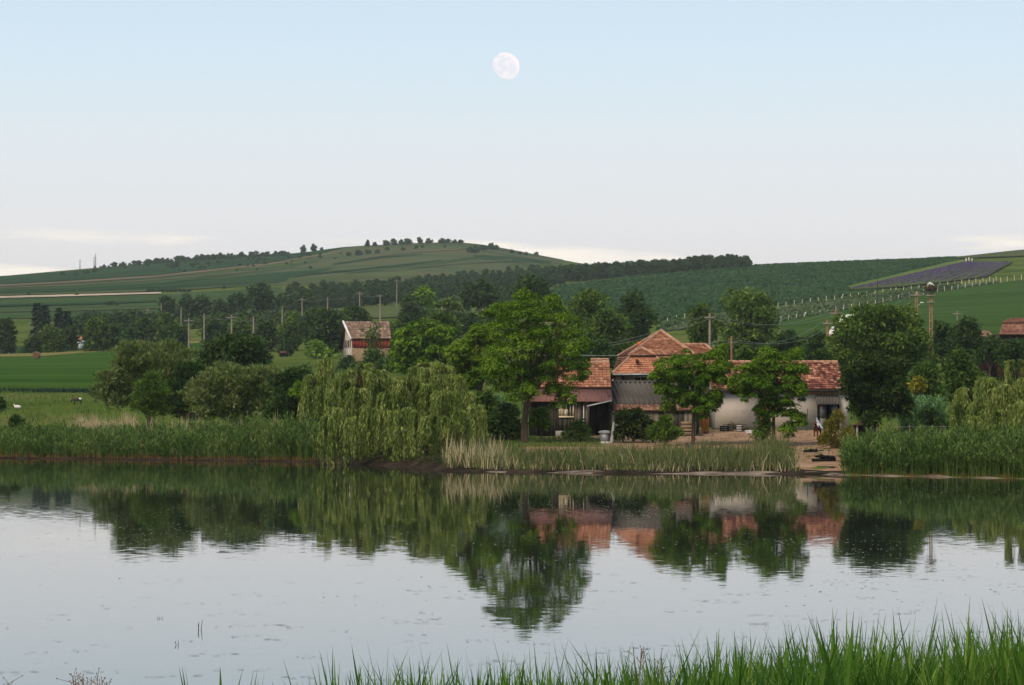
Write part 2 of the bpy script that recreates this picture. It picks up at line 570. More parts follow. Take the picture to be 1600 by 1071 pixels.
def P(px, y, D):
    return np.array([(px - 800) * D / F, D, CAMZ + (HZ - y) * D / F])


def G(px, D):
    return np.array([(px - 800) * D / F, D, float(gz_pd(px, D))])


DD = np.geomspace(185, 2100, 1400)


def hitD(px, y, dmin=185):
    d = DD[DD >= dmin]
    yy = HZ - (gz_pd(np.full(len(d), px), d) - CAMZ) * F / d
    k = np.argmax(yy <= y)
    if yy[k] > y:
        k = int(np.argmin(yy))
    return float(d[k])


# terrain sheet
def grid_faces(nr, nc):
    i, j = np.meshgrid(np.arange(nr - 1), np.arange(nc - 1), indexing="ij")
    a = (i * nc + j).ravel()
    return np.stack([a, a + 1, a + nc + 1, a + nc], 1)


PXg, Dg = np.meshgrid(COLS, ROWS)
bump = 0.04 * np.sin(PXg * .37 + Dg * .21) * np.sin(PXg * .11 - Dg * .53) * np.clip((Dg - 150) / 100, 0, 1)
V = np.stack([(PXg - 800) * Dg / F, Dg, ZG + bump], -1).reshape(-1, 3)
mb = MB().add(V, grid_faces(*PXg.shape))
struct(mb.build("terrain", "soil", smooth=True), "green pasture and hill ground rising behind the pond")

# the bank under the photographer's feet, and the ground behind
ys = np.array([-400, -120, -30, 0, 6, 11, 15, 19, 24, 32, 45.])
zs = np.array([3.2, 3.0, 2.95, 2.9, 2.5, 2.0, 1.6, 1.1, .3, -.5, -1.3])
xs = np.linspace(-600, 600, 61)
XX, YY = np.meshgrid(xs, ys)
ZZ = np.repeat(zs[:, None], len(xs), 1) + .08 * np.sin(XX * .9 + YY)
mb = MB().add(np.stack([XX, YY, ZZ], -1).reshape(-1, 3), grid_faces(*XX.shape))
struct(mb.build("near_bank", "bank", smooth=True), "earth bank of the near shore under the reeds")


# water
def water_mat():
    m, t, p = nt("pond_water")
    p.inputs["Base Color"].default_value = (.018, .024, .016, 1)
    p.inputs["Roughness"].default_value = .02
    p.inputs["IOR"].default_value = 1.45
    p.inputs["Specular IOR Level"].default_value = .5
    tc = node(t, "ShaderNodeTexCoord")

    def nz(scale, stretch, detail=3):
        mp = node(t, "ShaderNodeMapping")
        mp.inputs["Scale"].default_value = stretch
        n = node(t, "ShaderNodeTexNoise")
        n.inputs["Scale"].default_value = scale
        n.inputs["Detail"].default_value = detail
        t.links.new(tc.outputs["Object"], mp.inputs[0])
        t.links.new(mp.outputs[0], n.inputs["Vector"])
        return n
    fine = nz(1.0, (2.6, 5.0, 1), 2)
    broad = nz(1.0, (.02, .045, 1), 3)
    sub = node(t, "ShaderNodeVectorMath", operation="SUBTRACT")
    sub.inputs[1].default_value = (.5, .5, .5)
    t.links.new(fine.outputs["Color"], sub.inputs[0])
    amp = ramp(t, [(.40, (.0, .0, .0)), (.62, (1, 1, 1))])
    t.links.new(broad.outputs["Fac"], amp.inputs["Fac"])
    am = node(t, "ShaderNodeMath", operation="MULTIPLY_ADD")
    am.inputs[1].default_value = .013
    am.inputs[2].default_value = .005
    t.links.new(amp.outputs["Color"], am.inputs[0])
    scl = node(t, "ShaderNodeVectorMath", operation="SCALE")
    t.links.new(sub.outputs[0], scl.inputs[0])
    t.links.new(am.outputs[0], scl.inputs["Scale"])
    flat = node(t, "ShaderNodeVectorMath", operation="MULTIPLY")
    flat.inputs[1].default_value = (.5, 1, 0)
    t.links.new(scl.outputs[0], flat.inputs[0])
    add = node(t, "ShaderNodeVectorMath", operation="ADD")
    add.inputs[1].default_value = (0, 0, 1)
    t.links.new(flat.outputs[0], add.inputs[0])
    nrm = node(t, "ShaderNodeVectorMath", operation="NORMALIZE")
    t.links.new(add.outputs[0], nrm.inputs[0])
    t.links.new(nrm.outputs[0], p.inputs["Normal"])
    return m


M["water"] = water_mat()
mb = MB().add([(-700, 15, 0), (700, 15, 0), (700, 320, 0), (-700, 320, 0)], [[0, 1, 2, 3]])
struct(mb.build("pond_water", "water"), "still pond mirroring the trees, roofs and evening sky")


# ------------------------------------------------------------------ draped parcels
def drape(name, top, bot, mt, label, off=.12, x0=None, x1=None, rows=14, step=6, skirt=0.0, inD=False):
    """a field between two photo polylines laid on the terrain"""
    tx, ty = zip(*top); bx, by = zip(*bot)
    a = max(tx[0], bx[0]) if x0 is None else x0
    b_ = min(tx[-1], bx[-1]) if x1 is None else x1
    n = max(2, int((b_ - a) / step) + 1)
    px = np.linspace(a, b_, n)
    if inD:
        Dt, Db = np.interp(px, tx, ty), np.interp(px, bx, by)
    else:
        Dt = np.array([hitD(p, np.interp(p, tx, ty)) for p in px])
        Db = np.array([hitD(p, np.interp(p, bx, by)) for p in px])
    Dt = np.maximum(Dt, Db + .05)
    u = np.linspace(0, 1, rows)[:, None]
    D = Db[None] * (1 - u) + Dt[None] * u
    PX = np.repeat(px[None], rows, 0)
    Z = gz_pd(PX, D) + off
    V = np.stack([(PX - 800) * D / F, D, Z], -1)
    if skirt:
        V0 = V[:1].copy(); V0[..., 2] -= skirt
        V = np.concatenate([V0, V], 0)
    m_ = MB().add(V.reshape(-1, 3), grid_faces(V.shape[0], n))
    return struct(m_.build(name, mt, smooth=not skirt), label)


def clip_crest(y, k):
    return [(p, q + k) for p, q in y]


# far left hill: parcels, from the crest down
cr_ = [(p, y) for p, y in CREST if -400 <= p <= 900]
hillw = [(-60, 0), (900, 0)]


def L(*pts):
    return list(pts)


drape("hill_meadow", L((330, 437), (420, 424), (500, 400), (540, 386), (580, 381.5), (650, 377.5), (720, 376), (760, 381), (820, 393), (880, 405)),
      L((330, 438), (430, 447), (600, 441), (700, 433), (800, 421), (880, 412)), "f_olive", "dry olive meadow on the rounded top of the far hill", .25, rows=30)
drape("field_strip", L((-60, 437), (62, 428), (250, 413), (430, 400), (545, 386)), L((-60, 448), (100, 440), (250, 430), (430, 410), (545, 387)), "f_dark",
      "dark green strip right under the far hill's crest", .36)
drape("field_strip", L((-60, 449), (100, 441), (250, 431), (430, 411), (540, 392)), L((-60, 451), (100, 444), (250, 434), (430, 414), (540, 393)), "f_tan",
      "thin dry strip between two dark strips high on the far hill", .36)
drape("field_strip", L((-60, 452), (100, 445), (250, 435), (430, 417), (500, 408)), L((-60, 456), (100, 452), (250, 444), (430, 424), (500, 409)), "f_mid",
      "mid green strip in the middle of the far hill's left flank", .36)
drape("field_strip", L((-60, 456.5), (100, 452.5), (250, 444.5), (430, 428), (520, 420)), L((-60, 462), (100, 459), (250, 454), (430, 444), (520, 421)), "f_dark",
      "dark green strip just above the pale dirt track", .40)
drape("field_strip", L((-60, 462), (100, 459), (250, 454), (400, 446)), L((-60, 464), (100, 461), (250, 456.5), (400, 447)), "f_lite",
      "narrow pale grass strip along the dirt track's upper side", .40)
drape("field_strip", L((520, 413), (600, 402), (660, 398)), L((520, 416), (600, 404.5), (660, 399)), "f_dark",
      "narrow dark wedge across the dry hilltop meadow", .45)
drape("field_strip", L((540, 428), (650, 415), (740, 402), (800, 401)), L((540, 430), (650, 418.5), (740, 406), (800, 406)), "f_mid",
      "curved green strip on the right side of the rounded hilltop", .45)
drape("field_strip", L((740, 399), (800, 403), (860, 409)), L((740, 404), (800, 410), (860, 413)), "f_dark",
      "dark field below the skyline on the hill's right shoulder", .5)
drape("field_strip", L((450, 436), (560, 430), (650, 424)), L((450, 441), (560, 437), (650, 433)), "f_lite",
      "pale strip above the long wood at the hill's foot", .45)
drape("field_strip", L((600, 424), (700, 413), (760, 409)), L((600, 426), (700, 416), (760, 412)), "f_lite",
      "thin pale strip under the curved green one on the hilltop", .45)
for (t0_, t1_, mt_, lab_) in (
    (L((-60, 440.5), (100, 433), (250, 420), (420, 404)), L((-60, 441.6), (100, 434), (250, 421), (420, 404.8)), "f_mid", "hair thin pale strip within the upper dark crop of the far hill"),
    (L((-60, 453.5), (100, 447.5), (250, 438.5), (440, 421)), L((-60, 454.5), (100, 448.6), (250, 439.6), (440, 422)), "f_tan", "thin dry balk halfway down the far hill's left flank"),
    (L((-60, 459.5), (100, 456), (250, 450), (400, 441)), L((-60, 460.5), (100, 457), (250, 451), (400, 442)), "f_mid", "thin pale balk in the dark strip above the dirt track"),
    (L((-60, 480), (120, 476), (250, 472)), L((-60, 483), (120, 479), (250, 474)), "f_dark", "dark band across the field below the dirt track"),
    (L((-60, 490), (120, 487), (250, 483)), L((-60, 491.5), (120, 488.5), (250, 484.5)), "f_lite", "pale thin band across the field above the spruces"),
    (L((560, 405), (640, 395), (720, 390)), L((560, 406.2), (640, 396.4), (720, 391.5)), "f_tan", "thin dry contour line under the hilltop bushes"),
    (L((470, 431), (580, 420), (690, 408)), L((470, 433), (580, 422), (690, 410)), "f_dark", "thin dark contour strip across the hilltop meadow"),
    (L((640, 420), (720, 411), (800, 407)), L((640, 422), (720, 414), (800, 410)), "f_olive", "olive contour strip on the hill's right side")):
    drape("field_strip", t0_, t1_, mt_, lab_, .62, rows=3)
drape("dirt_road", L((-60, 466.5), (100, 462.5), (252, 458.5)), L((-60, 469.5), (100, 465.3), (252, 460.8)), "road",
      "pale dirt track crossing the far fields at left", .5, rows=4)
drape("far_field", L((-60, 470), (100, 466), (252, 461.5), (440, 450)), L((-60, 500), (100, 498), (252, 494), (440, 486)), "f_mid",
      "blue green field between the dirt track and the spruces", .3, rows=24)
drape("sloping_meadow", L((280, 499), (420, 485), (600, 480), (655, 478)), L((280, 512), (420, 500), (540, 500), (655, 497)), "f_lite",
      "pale meadow strip below the long wood behind the barn", .3)
# left middle distance
drape("crop_field", L((-60, 563.5), (60, 562), (190, 552), (300, 541), (352, 538)), L((-60, 611), (140, 612), (300, 612), (352, 612)), "crop",
      "bright green crop field with a dark front edge", .62, rows=60, skirt=.9)
drape("root_crop_field", L((-60, 545), (100, 545.5), (190, 543), (250, 540.5)), L((-60, 560), (60, 557.5), (190, 548.3), (250, 543)), "corn_soil",
      "dark blue green crop strip between the hay bale and the cottage row", .4, rows=12)
drape("field_verge", L((-60, 559.5), (60, 557), (190, 548), (300, 538), (440, 530)), L((-60, 563.6), (60, 562.1), (190, 552.1), (300, 541.1), (440, 533.1)), "crop_edge",
      "dry grass verge along the far side of the crop field", .66)
# right hill
drape("hillside_maize_field", L((868, 450), (1000, 431), (1180, 415), (1300, 409.5), (1400, 406), (1490, 404)),
      L((868, 492), (1000, 506), (1084, 494), (1216, 478), (1353, 459), (1400, 446), (1490, 412)), "corn_soil",
      "dark maize field covering the right hillside", .25, rows=40)
drape("hill_verge", L((1325, 449), (1400, 431), (1480, 412), (1520, 406)), L((1325, 452.5), (1400, 439), (1480, 420), (1520, 411)), "pale_grass",
      "yellow green grass wedge beside the lavender", .45, rows=10)
drape("crest_grass", L((1440, 404.5), (1490, 402.5), (1540, 397), (1600, 389), (1660, 386)), L((1440, 407), (1490, 406), (1540, 404), (1600, 402), (1660, 401)), "f_olive",
      "brownish grass on the skyline of the right hill", .5, rows=10)
lav = drape("lavender_field", L((1318, 453.5), (1400, 438), (1506, 411), (1582, 409.5)), L((1318, 456), (1400, 451), (1468, 444), (1540, 435), (1582, 412)), "lav_soil",
            "purple lavender field in rows high on the right hill", .5, rows=24)
drape("vineyard_ground", L((1029, 508), (1084, 497), (1216, 481), (1353, 463), (1400, 456.5), (1469, 449.5), (1560, 440)),
      L((1029, 520), (1084, 514), (1220, 503), (1291, 490), (1364, 477), (1421, 465), (1476, 455), (1560, 442)), "vine_soil",
      "strip of vineyard between two lines of pale posts", .3, rows=12)
drape("hillside_crop_field", L((1220, 505), (1291, 492), (1364, 479), (1421, 467), (1476, 457), (1531, 448), (1596, 439), (1660, 436)),
      L((1220, 531), (1291, 530), (1364, 528), (1450, 530), (1596, 540), (1660, 542)), "hill_crop",
      "smooth green crop field below the vineyard posts", .3, rows=40)
# yard and shore
drape("yard_ground", L((815, 186), (900, 187), (960, 188), (1110, 197), (1200, 198), (1320, 196), (1330, 190)),
      L((815, 163), (900, 161), (1000, 158), (1110, 157), (1200, 157), (1255, 150.9), (1330, 149.3)), "yard",
      "trodden bare earth yard in front of the farm", .03, rows=30, inD=True, step=4)
spx = np.arange(730, 1661, 10)
drape("willow_bank", [(p, float(shore(p)) + 16) for p in range(495, 745, 10)], [(p, float(shore(p)) - 1.2) for p in range(495, 745, 10)], "willow_shade_mud",
      "bare earth bank darkened in colour for the shade under the weeping willows", .06, rows=14, inD=True)
drape("reed_mud", [(p, float(shore(p)) + 1.5) for p in range(-60, 520, 20)], [(p, float(shore(p)) - 1.2) for p in range(-60, 520, 20)], "willow_shade_mud",
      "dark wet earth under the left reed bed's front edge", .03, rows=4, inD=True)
drape("shore_earth", [(p, float(shore(p)) + 7) for p in range(690, 1335, 15)], [(p, float(shore(p)) - 1.2) for p in range(690, 1335, 15)], "willow_shade_mud",
      "dark earth between the cattails before the yard", .018, rows=6, inD=True)  # same dark bank colour laid between the cattail bases
drape("muddy_shore", [(p, float(shore(p)) + .05 + .25 * math.sin(p * .07) + .2 * math.sin(p * .023) + (.3 if 1250 < p < 1320 else 0) - (.45 if p > 1325 else .08)) for p in spx], [(p, float(shore(p)) - 1.2) for p in spx], "mud",
      "strip of pale wet mud along the waterline", .035, rows=4, inD=True)

# ------------------------------------------------------------------ moon
mb = MB()
Dm = 20000.0
mc = P(789.5, 104.5, Dm)
rm = 22.0 * Dm / F
tocam = np.array([0, 0, CAMZ]) - mc; tocam /= np.linalg.norm(tocam)
# only the sunlit part of the globe: a gibbous moon, terminator at lower left
ex = np.array([1., 0, 0]); ey = np.array([0, 0, 1.])
limb = (-.70 * ex - .72 * ey)
limb /= np.linalg.norm(limb)
sd = -tocam * 0 + tocam * math.cos(R(38)) - limb * math.sin(R(38))
sd /= np.linalg.norm(sd)
a1 = np.cross(sd, [0, 0, 1.]); a1 /= np.linalg.norm(a1); a2 = np.cross(sd, a1)
nr, ns = 40, 96
th = np.linspace(0, R(91), nr); ph = np.arange(ns) * 2 * math.pi / ns
Vm = np.concatenate([mc + rm * (math.cos(t_) * sd + math.sin(t_) * (np.cos(ph)[:, None] * a1 + np.sin(ph)[:, None] * a2)) for t_ in th])
q = [[i * ns + j, i * ns + (j + 1) % ns, (i + 1) * ns + (j + 1) % ns, (i + 1) * ns + j] for i in range(nr - 1) for j in range(ns)]
mb.add(Vm, q)
m, t, p = nt("moon_glow")
n = tex(t, .022, 4, .6)
r = ramp(t, [(.40, (.13, .035, .01)), (.60, (.27, .105, .05))])
t.links.new(n.outputs["Fac"], r.inputs["Fac"])
em = node(t, "ShaderNodeEmission"); em.inputs["Strength"].default_value = .85
t.links.new(r.outputs["Color"], em.inputs["Color"])
tp = node(t, "ShaderNodeBsdfTransparent")
ad = node(t, "ShaderNodeAddShader")
t.links.new(em.outputs[0], ad.inputs[0]); t.links.new(tp.outputs[0], ad.inputs[1])
t.links.new(ad.outputs[0], t.nodes["Material Output"].inputs["Surface"])
M["moon"] = m
tag(mb.build("moon", "moon", loc=mc, smooth=True), "pale gibbous moon high in the blue evening sky", "moon")


# ------------------------------------------------------------------ buildings
def tiles(mb_, bl, br, tl, tr, w=.24, h=.36, lift=.075, seed=1):
    """overlapping clay tiles on the patch bl-br-tr-tl (bottom, top)"""
    g = np.random.default_rng(seed)
    bl, br, tl, tr = [np.array(q_, float) for q_ in (bl, br, tl, tr)]
    nrm = np.cross(br - bl, tl - bl)
    if np.linalg.norm(nrm) < 1e-6:
        nrm = np.cross(br - bl, tr - bl)
    nrm /= np.linalg.norm(nrm)
    if nrm[2] < 0:
        nrm = -nrm
    H = max(np.linalg.norm(tl - bl), np.linalg.norm(tr - br))
    nr_ = max(1, int(round(H / h)))
    for i in range(nr_):
        u0, u1 = i / nr_, min(1, (i + 1.15) / nr_)
        a0, b0 = bl + (tl - bl) * u0, br + (tr - br) * u0
        a1_, b1 = bl + (tl - bl) * u1, br + (tr - br) * u1
        wd = np.linalg.norm(b0 - a0)
        n_ = max(1, int(round(wd / w)))
        k = np.arange(n_)
        s0, s1 = (k + .04) / n_, (k + .96) / n_
        j = g.uniform(-.012, .012, (n_, 1))
        L0 = a0 + (b0 - a0) * s0[:, None]; R0 = a0 + (b0 - a0) * s1[:, None]
        L1 = a1_ + (b1 - a1_) * s0[:, None]; R1 = a1_ + (b1 - a1_) * s1[:, None]
        up = nrm * lift + nrm * j
        lo = nrm * .006
        # lower edge proud, upper edge tucked under the next row; a lip closes the lower edge
        Vt = np.stack([L0 + up, R0 + up, R1 + lo, L1 + lo, L0 + up - nrm * .038, R0 + up - nrm * .038], 1).reshape(-1, 3)
        base = (k * 6)[:, None]
        mb_.add(Vt, base + np.array([0, 1, 2, 3]), base + np.array([4, 5, 1, 0]))


def patch(mb_, bl, br, tl, tr, th_=.08):
    pts = [np.array(q_, float) for q_ in (bl, br, tr, tl)]
    d = np.array([0, 0, th_])
    mb_.hexa([q_ - d for q_ in pts] + pts)


def roof_face(par, bl, br, tl, tr, mt, seed, w=.24, h=.36, name="roof"):
    m1 = MB(); patch(m1, bl, br, tl, tr)
    rf = m1.build(name, "under_roof", par)
    m2 = MB(); tiles(m2, bl, br, tl, tr, w, h, seed=seed)
    m2.build("roof_tiles", mt, rf, kind="stuff")
    return rf


def ridge(par, pts, r_=.13, name="ridge_cap"):
    m1 = MB()
    for a, b_ in zip(pts[:-1], pts[1:]):
        a, b_ = np.array(a), np.array(b_)
        n_ = max(1, int(np.linalg.norm(b_ - a) / .42))
        for i in range(n_):
            q0, q1 = a + (b_ - a) * i / n_, a + (b_ - a) * (i + .93) / n_
            m1.tube([q0, q1], [r_, r_ * .82], 6)
    return m1.build(name, "ridge", par)


def corrugated(mb_, bl, br, tl, tr, pitch=.31, amp=.085):
    bl, br, tl, tr = [np.array(q_, float) for q_ in (bl, br, tl, tr)]
    n_ = int(np.linalg.norm(br - bl) / pitch) * 6 + 1
    s_ = np.linspace(0, 1, n_)[:, None]
    nrm = np.cross(br - bl, tl - bl); nrm /= np.linalg.norm(nrm)
    wv = amp * np.sin(np.arange(n_) * 2 * math.pi / 6)[:, None] * nrm
    a = bl + (br - bl) * s_ + wv
    b_ = tl + (tr - tl) * s_ + wv
    th_ = nrm * .012
    Vc = np.concatenate([a, b_, a - th_, b_ - th_])
    i = np.arange(n_ - 1)
    mb_.add(Vc, np.stack([i, i + 1, n_ + i + 1, n_ + i], 1), np.stack([2 * n_ + i + 1, 2 * n_ + i, 3 * n_ + i, 3 * n_ + i + 1], 1),
            np.stack([2 * n_ + i, 2 * n_ + i + 1, i + 1, i], 1))


def pane_window(par, x0, x1, z0, z1, yf, frame_mt="white_paint", glass_mt="glass", nx=2, nz=2, fw=.09, name="window"):
    m1 = MB()
    m1.box(x0, x1, yf - .06, yf + .06, z0, z0 + fw).box(x0, x1, yf - .06, yf + .06, z1 - fw, z1)
    m1.box(x0, x0 + fw, yf - .06, yf + .06, z0 + fw, z1 - fw).box(x1 - fw, x1, yf - .06, yf + .06, z0 + fw, z1 - fw)
    for i in range(1, nx):
        x = x0 + (x1 - x0) * i / nx
        m1.box(x - .025, x + .025, yf - .05, yf + .05, z0 + fw, z1 - fw)
    w_ = m1.build(name, frame_mt, par)
    for i in range(nx):
        for k in range(nz):
            m2 = MB()
            xa, xb = x0 + fw + (x1 - x0 - 2 * fw) * i / nx + .03, x0 + fw + (x1 - x0 - 2 * fw) * (i + 1) / nx - .03
            za, zb = z0 + fw + (z1 - z0 - 2 * fw) * k / nz + .02, z0 + fw + (z1 - z0 - 2 * fw) * (k + 1) / nz - .02
            m2.box(xa, xb, yf - .015, yf + .015, za, zb)
            m2.build("pane", glass_mt, w_)
    return w_


def boards(par, x0, x1, z0, z1, y, mt, w=.2, seed=1, name="board"):
    g = np.random.default_rng(seed)
    x = x0
    while x < x1 - .03:
        ww = min(w * g.uniform(.8, 1.2), x1 - x)
        m1 = MB()
        j = g.uniform(0, .025)
        m1.box(x + .008, x + ww - .008, y - .03 - j, y, z0 + g.uniform(0, .05), z1)
        m1.build(name, mt if g.random() > .3 else ("wood_dark" if mt == "wood" else mt), par)
        x += ww


# --- white barn
D0 = 198.0
b0 = P(1117, 672, D0); b1 = P(1326, 672, D0)
zb = float(gz(15, D0)) - .15
barn = thing("plastered_barn", "long low barn with pale plastered wall and patched tile roof behind two pollarded trees", "barn", (b0[0], D0, zb))
ze = P(0, 608, D0)[2]
x0, x1 = b0[0], b1[0]
dep = 7.5
xd0, xd1 = P(1185, 0, D0)[0], P(1204, 0, D0)[0]       # brick filled doorway
xg0, xg1 = P(1277, 0, D0)[0], P(1312, 0, D0)[0]       # glazed doors
mb = MB()
zt = ze - .02
mb.box(x0, xd0, D0, D0 + .35, zb, zt).box(xd1, xg0, D0, D0 + .35, zb, zt).box(xg1, x1, D0, D0 + .35, zb, zt)
mb.box(xd0, xd1, D0, D0 + .35, zb + 2.1, zt).box(xg0, xg1, D0, D0 + .35, zb + 2.0, zt)
mb.build("wall", "plaster", barn)
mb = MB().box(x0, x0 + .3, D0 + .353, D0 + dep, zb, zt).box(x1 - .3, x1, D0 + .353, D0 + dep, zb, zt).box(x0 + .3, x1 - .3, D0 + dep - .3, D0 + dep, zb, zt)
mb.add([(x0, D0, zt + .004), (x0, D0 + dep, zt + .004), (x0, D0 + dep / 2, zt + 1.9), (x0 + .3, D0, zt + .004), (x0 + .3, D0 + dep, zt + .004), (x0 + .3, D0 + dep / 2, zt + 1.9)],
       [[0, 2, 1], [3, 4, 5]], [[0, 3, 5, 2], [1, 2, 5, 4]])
mb.build("shade_toned_side_wall", "grey_plaster", barn)  # darker plaster puts the shade between the buildings into the colour
rx0, rx1 = x0 - .25, P(1319, 0, D0)[0]
rz = P(0, 566.5, D0 + dep / 2)[2]
roof_face(barn, (rx0, D0 - .45, ze), (rx1, D0 - .45, ze), (rx0, D0 + dep / 2, rz), (rx1, D0 + dep / 2, rz), "tile_mixed", 5, .21, .33)
roof_face(barn, (rx1, D0 + dep + .4, ze), (rx0, D0 + dep + .4, ze), (rx1, D0 + dep / 2 + .02, rz), (rx0, D0 + dep / 2 + .02, rz), "tile_mixed", 6, .21, .33)
ridge(barn, [(rx0, D0 + dep / 2, rz + .03), (rx1, D0 + dep / 2, rz + .03)])
m1 = MB().box(rx0, rx1, D0 - .52, D0 - .40, ze - .16, ze - .06); m1.build("gutter", "wood_dark", barn)
boards(barn, xd1 + .9, x1, zt - .42, zt - .03, D0 - .005, "wood_warm", .16, 3, "eave_board")
mb = MB().box(xd0 + .1, xd1 - .1, D0 + .08, D0 + .2, zb, zb + 2.02); mb.build("brick_door_infill", "brick", barn)
mb = MB().box(xd0, xd0 + .1, D0 - .03, D0 + .1, zb, zb + 2.1).box(xd1 - .1, xd1, D0 - .03, D0 + .1, zb, zb + 2.1).box(xd0 + .1, xd1 - .1, D0 - .03, D0 + .1, zb + 2.0, zb + 2.1)
mb.build("door_frame", "wood_dark", barn)
mid = (xg0 + xg1) / 2
for a, b_ in ((xg0, mid), (mid, xg1)):
    pane_window(barn, a + .05, b_ - .03, zb + .05, zb + 1.95, D0 + .12, "black", "glass_grey", 1, 2, .10, "glazed_door")
mb = MB(); corrugated(mb, P(1276, 632, D0 - .9), P(1313, 632, D0 - .9), P(1274, 617.5, D0 - .03), P(1311, 617.5, D0 - .03), .2, .035)
mb.build("awning", "asbestos", barn)

# --- corrugated shed with tile lean-to
D1 = 190.0
zb1 = float(gz(8, D1)) - .15
xs0, xs1 = P(957, 0, D1)[0], P(1092, 0, D1)[0]
shed = thing("corrugated_shed", "low farm shed under a grey corrugated roof between the house and the pond", "shed", (xs0, D1, zb1))
ze1 = P(0, 630, D1)[2]
rz1 = P(0, 597, D1 + 3.0)[2]
mb = MB().box(xs0, xs1, D1, D1 + .12, zb1, ze1 - .05).box(xs0, xs0 + .12, D1 + .12, D1 + 6, zb1, ze1 - .05).box(xs1 - .12, xs1, D1 + .12, D1 + 6, zb1, ze1 - .05)
for xx in (xs0, xs1 - .12):
    mb.add([(xx, D1, ze1 - .04), (xx, D1 + 6, ze1 - .04), (xx, D1 + 3, rz1 - .06), (xx + .12, D1, ze1 - .04), (xx + .12, D1 + 6, ze1 - .04), (xx + .12, D1 + 3, rz1 - .06)],
           [[0, 2, 1], [3, 4, 5]], [[0, 3, 5, 2], [1, 2, 5, 4]])
mb.build("wall", "wood_dark", shed)
mb = MB(); corrugated(mb, (xs0 - .25, D1 - .35, ze1 - .08), (xs1 + .1, D1 - .35, ze1 - .08), (xs0 - .85, D1 + 3, rz1), (xs1 - .5, D1 + 3, rz1))
mb.tube([(xs0 - .86, D1 + 3.01, rz1 + .02), (xs1 - .48, D1 + 3.01, rz1 + .02)], .075, 6)
corrugated(mb, (xs1 + .1, D1 + 6.3, ze1 - .05), (xs0 - .25, D1 + 6.3, ze1 - .05), (xs1 - .5, D1 + 3.02, rz1), (xs0 - .85, D1 + 3.02, rz1))
mb.build("corrugated_roof", "asbestos", shed)
roof_face(shed, P(957.5, 641.5, D1 - 1.9), P(1088, 641.5, D1 - 1.9), P(957.5, 632.5, D1 - .45), P(1088, 632.5, D1 - .45), "tile_pale", 9, .22, .28, "lean_to_roof")
xl0, xl1 = P(960, 0, D1 - 1.7)[0], P(1086, 0, D1 - 1.7)[0]
boards(shed, xl0, xl1, zb1, P(0, 642.5, D1 - 1.7)[2], D1 - 1.7, "wood", .3, 4)
mb = MB().box(xs0 - .12, xs0 + .08, D1 - 1.95, D1 - 1.75, zb1, P(0, 642, D1 - 1.8)[2]); mb.build("corner_post", "wood", shed)
# orange lattice door closing the gap to the barn
gd = thing("orange_gate", "narrow orange latticed gate between the corrugated shed and the barn", "gate", tuple(G(1102, 191.5)))
gb = P(1096, 668, 191.5); gt = P(1107.5, 641, 191.5)
mb = MB()
gx0, gx1, gz0, gz1 = gb[0], gt[0], float(gz(gb[0], 191.5)) + .05, gt[2]
mb.box(gx0, gx0 + .06, 191.45, 191.5, gz0, gz1).box(gx1 - .06, gx1, 191.45, 191.5, gz0, gz1).box(gx0 + .06, gx1 - .06, 191.45, 191.5, gz0, gz0 + .07).box(gx0 + .06, gx1 - .06, 191.45, 191.5, gz1 - .07, gz1)
mb.build("gate_frame", "orange_door", gd)
for k in range(3):
    mb = MB(); xa = gx0 + .07 + k * (gx1 - gx0 - .14) / 3
    mb.box(xa, xa + (gx1 - gx0 - .14) / 3 - .03, 191.51, 191.54, gz0 + .03, gz1 - .03).build("slat", "orange_door", gd)

# --- wooden shed at left
D2 = 188.0
xw0, xw1 = P(827, 0, D2)[0], P(955, 0, D2)[0]
zb2 = float(gz(3, D2)) - .15
ws = thing("wooden_shed", "weathered board shed with a red tile roof behind the tallest tree", "shed", (xw0, D2, zb2))
ze2 = P(0, 627, D2)[2]
zmid = P(0, 607, D2 + 1.4)[2]
rz2 = P(0, 567.5, D2 + 4.2)[2]
wx0, wx1, wz0, wz1 = P(873, 0, D2)[0], P(897, 0, D2)[0], P(0, 653, D2)[2], P(0, 628, D2)[2]
boards(ws, xw0, wx0 - .02, zb2 + .1, ze2, D2, "wood_dark", .2, 7)
boards(ws, wx1 + .02, P(919, 0, D2)[0], zb2 + .1, ze2, D2, "wood", .2, 8)
boards(ws, wx0, wx1, zb2 + .5, wz0 - .03, D2, "wood_dark", .25, 9)
mb = MB().box(xw0, P(919, 0, D2)[0], D2 + .005, D2 + .1, zb2, ze2).box(xw0, xw0 + .12, D2 + .1, D2 + 8, zb2, ze2).box(xw1 - .12, xw1, D2 + .1, D2 + 8, zb2, ze2 + .4).box(xw0 + .12, xw1 - .12, D2 + 7.9, D2 + 8, zb2, ze2)
mb.build("wall", "wood_dark", ws)
mb = MB().box(P(868, 0, D2)[0], P(900, 0, D2)[0], D2 - .12, D2 - .04, zb2, zb2 + .5); mb.build("stone_footing", "grey_plaster", ws)
pw = pane_window(ws, wx0, wx1, wz0, wz1, D2 - .06, "frame_cream", "glass", 4, 2, .1)
